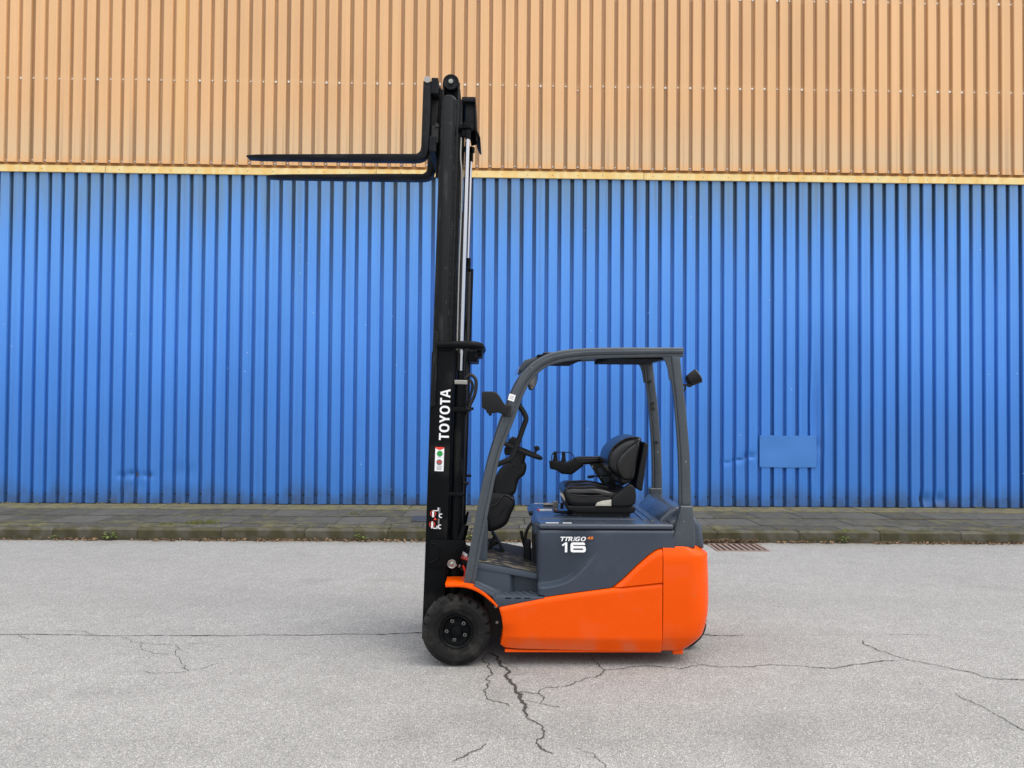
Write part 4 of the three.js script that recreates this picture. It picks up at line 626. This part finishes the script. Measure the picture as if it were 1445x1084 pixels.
    const con = part(K, 'control_console', [extr([[0.034, 1.262], [0.04, 1.205], [0.086, 1.195], [0.124, 1.168], [0.2, 1.163], [0.288, 1.228], [0.286, 1.262], [0.225, 1.284], [0.166, 1.252], [0.113, 1.262]], -0.37, -0.26, 0.012, 3)], F.cowl);
    for (const [x, y] of [[0.078, 1.26], [0.142, 1.258]]) part(con, 'control_lever', [cyl([x, y, -0.315], [x + 0.002, y + 0.045, -0.315], 0.02, 0.012, 14), new THREE.SphereGeometry(0.016, 14, 10).scale(1, 0.9, 1).translate(x, y + 0.055, -0.315), cyl([x, y + 0.04, -0.3], [x - 0.004, y + 0.075, -0.3], 0.008)], F.dark);
    part(con, 'wire_guard', [tube(smooth([[0.05, 1.26, -0.265], [0.05, 1.305, -0.265], [0.06, 1.325, -0.265], [0.08, 1.33, -0.265], [0.19, 1.327, -0.265], [0.206, 1.315, -0.265], [0.222, 1.27, -0.265], [0.232, 1.225, -0.265]], 40), 0.0038, 60, 8)], F.dark);
  }

  // ---- mast (built upright about its pivot, then leant back)
  {
    const C = (s, a, b) => mz(a, b, s);
    const mast = part(K, 'mast', [box(-0.15, -0.05, -0.46, -0.34, -0.28, 0.28), box(-0.14, -0.05, 0.55, 0.64, -0.28, 0.28), box(-0.16, -0.02, -0.12, 0.1, -0.28, 0.28, 0.01)], F.black);
    mast.position.set(-0.662, 0.62, 0); mast.rotation.z = -0.0235;
    both((s) => {
      part(mast, 'outer_channel', [extr([[-0.182, -0.512], [-0.172, 1.43], [-0.028, 1.43], [-0.036, -0.512]], ...C(s, 0.282, 0.3), 0.005, 3), box(-0.18, -0.15, -0.51, 1.42, ...C(s, 0.21, 0.29), 0.004), box(-0.062, -0.034, -0.51, 1.42, ...C(s, 0.21, 0.29), 0.004)], F.black);
      const cap = []; for (let k = 0; k <= 10; k++) { const a = Math.PI * (1 - k / 10); cap.push([-0.125 + 0.055 * Math.cos(a), 3.15 + 0.05 * Math.sin(a)]); }
      part(mast, 'inner_channel', [extr([[-0.18, -0.3], ...cap, [-0.07, -0.3]], ...C(s, 0.215, 0.24), 0.013, 4), extr([[-0.078, -0.3], [-0.076, 3.17], [-0.05, 3.17], [-0.05, -0.3]], ...C(s, 0.15, 0.23), 0.005), extr([[-0.055, -0.3], [-0.055, 3.19], [-0.03, 3.14], [-0.028, -0.3]], ...C(s, 0.13, 0.205), 0.005), extr([[-0.18, -0.3], [-0.18, 3.1], [-0.155, 3.1], [-0.155, -0.3]], ...C(s, 0.15, 0.225), 0.004)], F.mast2);
      part(mast, 'pulley_bracket', [extr([[-0.184, 3.05], [-0.18, 3.29], [-0.165, 3.345], [-0.12, 3.37], [-0.075, 3.345], [-0.057, 3.29], [-0.04, 3.15], [-0.045, 3.05]], ...C(s, 0.09, 0.125), 0.006)], F.black);
      const pu = part(mast, 'chain_pulley', [lathe([[0.001, 0.02], [0.018, 0.02], [0.02, 0.012], [0.044, 0.012], [0.052, 0.018], [0.056, 0.012], [0.052, 0.004], [0.05, 0], [0.052, -0.004], [0.056, -0.018], [0.001, -0.018]], 48)], F.fork); pu.position.set(-0.12, 3.316, s * 0.152); if (s < 0) pu.rotation.y = Math.PI;
      part(pu, 'axle_bolt', [cyl([0, 0, 0.012], [0, 0, 0.03], 0.018, 0.016, 8), cyl([0, 0, 0.03], [0, 0, 0.034], 0.008, 0.008, 8)], F.zinc);
      part(mast, 'lift_chain', [box(-0.178, -0.166, 2.6, 3.316, ...C(s, 0.14, 0.162), 0.002), box(-0.069, -0.057, 1.3, 3.316, ...C(s, 0.14, 0.162), 0.002)], F.dark);
      const lc = part(mast, 'lift_cylinder', [cyl([0.022, -0.3, s * 0.25], [0.022, s > 0 ? 1.22 : 1.95, s * 0.25], 0.038, 0.038, 28), cyl([0.02, s > 0 ? 1.22 : 1.9, s * 0.25], [0.02, s > 0 ? 1.3 : 2.16, s * 0.25], 0.022, 0.022, 20)], F.black);
      part(lc, 'piston_rod', [cyl([0.019, 1.25, s * 0.25], [0.016, 2.93, s * 0.25], 0.0128, 0.0128, 20)], F.chrome);
      part(lc, 'gland', [box(-0.022, 0.068, 1.205, 1.235, ...C(s, 0.215, 0.292), 0.006)], F.zinc);
      part(lc, 'rod_head', [cyl([0.016, 2.89, s * 0.25], [0.016, 2.96, s * 0.25], 0.019, 0.019, 16), cyl([0.012, 2.96, s * 0.25], [0.012, 2.995, s * 0.25], 0.033, 0.033, 24), box(-0.05, 0.03, 2.96, 2.99, ...C(s, 0.2, 0.262)), box(-0.026, 0.0, 2.905, 2.95, ...C(s, 0.23, 0.262))], F.black);
      part(lc, 'clamp', [box(-0.03, 0.07, 1.02, 1.05, ...C(s, 0.2, 0.296), 0.005)], F.black); part(lc, 'clamp', [box(-0.034, 0.066, 0.45, 0.475, ...C(s, 0.2, 0.296), 0.005)], F.black);
      part(lc, 'clamp_bolt', [cyl([0.065, 1.035, s * 0.26], [0.098, 1.035, s * 0.26], 0.011, 0.011, 8)], F.fork); part(lc, 'clamp_bolt', [cyl([0.06, 0.535, s * 0.25], [0.098, 0.535, s * 0.25], 0.01, 0.01, 8)], F.fork);
      const rail = part(mast, 'end_rail', [extr([[-0.176, 1.06], [-0.171, 1.545], [-0.163, 1.556], [-0.146, 1.556], [-0.138, 1.545], [-0.142, 1.06], [-0.15, 1.048], [-0.168, 1.048]], ...C(s, 0.298, 0.318), 0.006, 3)], F.mast2);
      part(mast, 'support_plate', [extr([[-0.146, 0.157], [0.09, 0.157], [0.078, 0.09], [0.045, -0.02], [-0.158, -0.026]], ...C(s, 0.298, 0.313), 0.004), extr([[0.03, 0.15], [0.072, 0.165], [0.088, 0.262], [0.074, 0.262], [0.05, 0.2]], ...C(s, 0.29, 0.305), 0.003), tube([[-0.14, 0.13, s * 0.313], [-0.105, 0.125, s * 0.313], [-0.085, 0.1, s * 0.313], [-0.085, 0.06, s * 0.313]], 0.006, 16), tube([[-0.085, 0.06, s * 0.313], [-0.095, 0.03, s * 0.313], [-0.12, 0.01, s * 0.313], [-0.142, 0.0, s * 0.313]], 0.008, 16)], F.black);
      const pin = part(mast, 'tilt_pin', [lathe([[0.001, 0.012], [0.012, 0.012], [0.014, 0.004], [0.021, 0.004], [0.026, 0.012], [0.03, 0.008], [0.03, -0.01]], 36), extr([[0.0, 0.028], [0.032, 0.0], [0.036, -0.012], [0.0, -0.028]], -0.01, 0.008, 0.002)], F.zinc); pin.position.set(0.004, 0.0, s * 0.318); if (s < 0) pin.rotation.y = Math.PI;
    });
    part(mast, 'crossmember', [box(-0.08, -0.03, 3.08, 3.16, -0.2, 0.2, 0.008)], F.mast2); part(mast, 'crossmember', [box(-0.08, -0.03, 2.3, 2.38, -0.2, 0.2, 0.008)], F.mast2); part(mast, 'crossmember', [box(-0.08, -0.03, 1.6, 1.68, -0.2, 0.2, 0.008)], F.mast2);
    part(mast, 'tie_beam', [tube(smooth([[-0.14, 1.465, 0.31], [0.0, 1.472, 0.312], [0.1, 1.474, 0.31], [0.14, 1.47, 0.27], [0.15, 1.468, 0.2], [0.15, 1.468, -0.2], [0.14, 1.47, -0.27], [0.1, 1.474, -0.31], [-0.14, 1.465, -0.31]], 60), 0.026, 120, 12), box(-0.15, -0.05, 1.43, 1.49, 0.285, 0.31), box(-0.15, -0.05, 1.43, 1.49, -0.31, -0.285), box(0.06, 0.13, 1.365, 1.445, -0.22, 0.22, 0.012), box(0.1, 0.16, 1.4, 1.45, -0.12, 0.2, 0.012)], F.black);
    part(mast, 'bolt', [cyl([0.12, 1.41, 0.2], [0.12, 1.41, 0.232], 0.012, 0.012, 8)], F.fork);
    part(mast, 'free_lift_cylinder', [cyl([0.045, 0.1, -0.08], [0.045, 2.05, -0.08], 0.026, 0.026, 24), box(-0.04, 0.06, 1.9, 1.94, -0.12, -0.04)], F.black);
    part(mast, 'hydraulic_pipe', [tube([[-0.012, 1.44, 0.245], [-0.016, 2.0, 0.245], [-0.014, 2.4, 0.245], [-0.018, 2.66, 0.245], [-0.03, 2.76, 0.245], [-0.03, 2.9, 0.245]], 0.0055, 40)], F.zinc);
    part(mast, 'hydraulic_pipe', [tube([[-0.004, 1.3, 0.2], [-0.006, 1.7, 0.2], [0.0, 2.4, 0.2]], 0.009, 20), tube([[0.0, 1.3, 0.16], [0.0, 2.2, 0.16], [0.002, 2.9, 0.16]], 0.009, 20), tube([[0.05, 0.2, 0.1], [0.05, 1.3, 0.1], [0.045, 2.0, 0.1]], 0.016, 20)], F.hose);
    part(mast, 'hydraulic_hose', [tube([[0.05, 1.25, 0.24], [0.085, 1.275, 0.24], [0.118, 1.25, 0.24], [0.126, 1.2, 0.24], [0.115, 1.13, 0.24], [0.085, 1.06, 0.24], [0.06, 0.98, 0.24]], 0.0125, 40, 10), tube([[0.055, 1.22, 0.21], [0.085, 1.235, 0.21], [0.102, 1.2, 0.21], [0.09, 1.14, 0.21], [0.065, 1.06, 0.21]], 0.01, 30, 10)], F.hose);
    part(mast, 'hose_guard', [extr([[-0.037, 3.165], [-0.037, 3.198], [0.057, 3.2], [0.057, 3.165]], -0.2, 0.215, 0.006), extr([[-0.012, 3.165], [0.055, 3.165], [0.066, 3.0], [0.05, 2.975], [0.02, 2.985], [-0.012, 2.985]], 0.16, 0.175, 0.003), extr([[0.05, 3.165], [0.06, 3.165], [0.071, 2.985], [0.09, 2.945], [0.098, 2.928], [0.09, 2.925], [0.078, 2.94], [0.062, 2.98]], -0.19, 0.19, 0.002), extr([[-0.012, 3.165], [0.055, 3.165], [0.066, 3.0], [0.02, 2.985]], -0.19, -0.175, 0.003)], F.fork);
    // markings on the near channel
    const oc = mast.children.find((c) => c.name === 'outer_channel');
    const toy = lettering('TOYOTA', 0.069, 0.345); decal(oc, 'lettering', toy, F.white, -0.0435, 0.826, 0.3004, Math.PI / 2);
    const lab = decal(oc, 'warning_label', [box(-0.03, 0.03, -0.081, 0.081, 0, 0.0014, 0)], F.white, -0.1035, 0.697, 0.3002);
    const disc = (x, y, r0) => new THREE.CircleGeometry(r0, 28).translate(x, y, 0.0024);
    const flat = (pts, z = 0.0024) => new THREE.ShapeGeometry(new THREE.Shape(pts.map((p) => new THREE.Vector2(...p)))).translate(0, 0, z);
    const rect = (x0, x1, y0, y1, z) => flat([[x0, y0], [x1, y0], [x1, y1], [x0, y1]], z);
    part(lab, 'print', [flat([[-0.03, 0.081], [-0.03, 0.073], [0, 0.061], [0.03, 0.073], [0.03, 0.081]])], F.red); part(lab, 'print', [disc(0.001, 0.037, 0.0195)], F.green); part(lab, 'print', [disc(0.0, -0.021, 0.0195)], F.greyPrint);
    part(lab, 'print', [-0.025, -0.02, -0.015].map((y) => rect(-0.014, 0.014, y, y + 0.0035, 0.0034)), F.red);
    part(lab, 'print', [[-0.048, 0.04], [-0.056, 0.034], [-0.064, 0.036], [-0.071, 0.03], [0.012, 0.024]].map(([y, w]) => rect(-w / 2, w / 2, y, y + 0.0025, 0.0024)), F.greyPrint);
    const pic = decal(oc, 'warning_pictogram', [new THREE.RingGeometry(0.016, 0.02, 32).translate(-0.03, 0.048, 0.001), new THREE.RingGeometry(0.016, 0.02, 32).translate(-0.034, -0.026, 0.001), flat([[-0.026, 0.004], [-0.004, 0.004], [-0.015, 0.022]], 0.001)], F.red, -0.104, 0.283, 0.3004);
    const man = (x, y) => [new THREE.CircleGeometry(0.0045, 14).translate(x, y + 0.019, 0.002), flat([[x - 0.008, y + 0.002], [x + 0.008, y + 0.002], [x + 0.006, y + 0.014], [x - 0.006, y + 0.014]], 0.002), flat([[x - 0.006, y - 0.024], [x - 0.001, y - 0.024], [x + 0.001, y - 0.006], [x + 0.003, y - 0.024], [x + 0.008, y - 0.024], [x + 0.006, y + 0.003], [x - 0.006, y + 0.003]], 0.0025)];
    part(pic, 'print', [...man(-0.03, 0.046), ...man(-0.034, -0.028), rect(-0.024, 0.004, 0.064, 0.07, 0.002), rect(0.0, 0.006, 0.064, 0.088, 0.002), rect(-0.026, -0.002, -0.054, -0.048, 0.002), rect(-0.004, 0.002, -0.054, -0.034, 0.002), new THREE.RingGeometry(0.009, 0.015, 20, 1, 1.0, 4.2).translate(0.024, 0.034, 0.002), new THREE.RingGeometry(0.009, 0.015, 20, 1, 1.0, 4.2).translate(0.02, -0.04, 0.002)], F.white);
    part(pic, 'print', [rect(0.006, 0.017, 0.024, 0.088, 0.0015), rect(0.004, 0.015, -0.056, 0.014, 0.0015)], F.greyPrint);

    // carriage and forks
    const car = part(mast, 'carriage', [box(-0.246, -0.2, 3.19, 3.3, -0.31, 0.27, 0.006)], F.fork); part(car, 'lower_bar', [box(-0.246, -0.2, 2.79, 2.9, -0.31, 0.27, 0.006)], F.fork);
    both((s) => {
      part(car, 'side_plate', [extr([[-0.21, 2.66], [-0.21, 3.31], [-0.175, 3.27], [-0.12, 3.2], [-0.12, 2.76], [-0.16, 2.64]], ...mz(0.1, 0.125, s), 0.005)], F.fork);
      for (const y of [2.78, 3.16]) part(car, 'roller', [cyl([-0.13, y, s * 0.125], [-0.13, y, s * 0.165], 0.045, 0.045, 28)], F.zinc);
      part(car, 'hook', [box(-0.255, -0.205, 3.0, 3.2, ...mz(0.13, 0.16, s)), box(-0.24, -0.19, 2.86, 2.98, ...mz(0.2, 0.24, s), 0.01), cyl([-0.2, 2.98, s * 0.22], [-0.2, 2.98, s * 0.25], 0.014)], F.dark);
      const z0 = s > 0 ? 0.155 : -0.315, o = [[-0.303, 3.28], ...smooth([[-0.303, 2.86], [-0.304, 2.82], [-0.312, 2.793], [-0.335, 2.776]], 8), [-0.6, 2.767], [-0.997, 2.75], [-1.3, 2.738], [-1.42, 2.732], [-1.48, 2.726], [-1.494, 2.72], [-1.49, 2.714], [-1.42, 2.712], [-1.1, 2.718], [-0.8, 2.724], [-0.36, 2.735], ...smooth([[-0.32, 2.738], [-0.285, 2.75], [-0.262, 2.775], [-0.25, 2.82]], 8), [-0.246, 3.28]];
      const fk = part(car, 'fork', [extr(o, z0, z0 + 0.1, 0.005, 2, 0.5)], F.fork);
      part(fk, 'latch_pin', [cyl([-0.274, 3.288, z0 + 0.1], [-0.274, 3.288, z0 + 0.108], 0.023, 0.023, 24), cyl([-0.274, 3.26, z0 + 0.05], [-0.274, 3.295, z0 + 0.05], 0.012)], F.zinc);
    });
    part(K, 'tilt_cylinder', [cyl([-0.62, 0.63, 0.22], [-0.3, 0.5, 0.22], 0.03)], F.dark); part(K, 'tilt_cylinder', [cyl([-0.62, 0.63, -0.22], [-0.3, 0.5, -0.22], 0.03)], F.dark);
    const fit = part(K, 'hose_fitting', [cyl([-0.6, 0.69, 0.26], [-0.56, 0.66, 0.26], 0.012)], F.white); part(K, 'hose_fitting', [cyl([-0.6, 0.655, 0.26], [-0.55, 0.64, 0.26], 0.014)], F.pink); part(K, 'hose_fitting', [new THREE.SphereGeometry(0.014, 12, 8).translate(-0.61, 0.595, 0.27)], F.zinc);
    part(K, 'hose_fitting', [cyl([-0.585, 0.755, 0.25], [-0.585, 0.7, 0.25], 0.018), box(-0.6, -0.56, 0.66, 0.72, 0.2, 0.24)], F.dark);
    part(K, 'hydraulic_hose', [tube([[-0.6, 0.72, 0.22], [-0.55, 0.66, 0.22], [-0.53, 0.56, 0.2], [-0.55, 0.45, 0.2]], 0.014, 16), tube([[-0.62, 0.58, 0.24], [-0.56, 0.55, 0.24], [-0.5, 0.5, 0.2]], 0.014, 16)], F.hose);
    part(K, 'hydraulic_hose', [tube([[-0.585, 0.6, 0.27], [-0.57, 0.56, 0.27], [-0.575, 0.52, 0.26]], 0.008, 12)], F.red);
  }
}

scene.traverse((o) => { if (o.isMesh && !o.name) o.name = 'detail'; });
renderer.render(scene, camera);
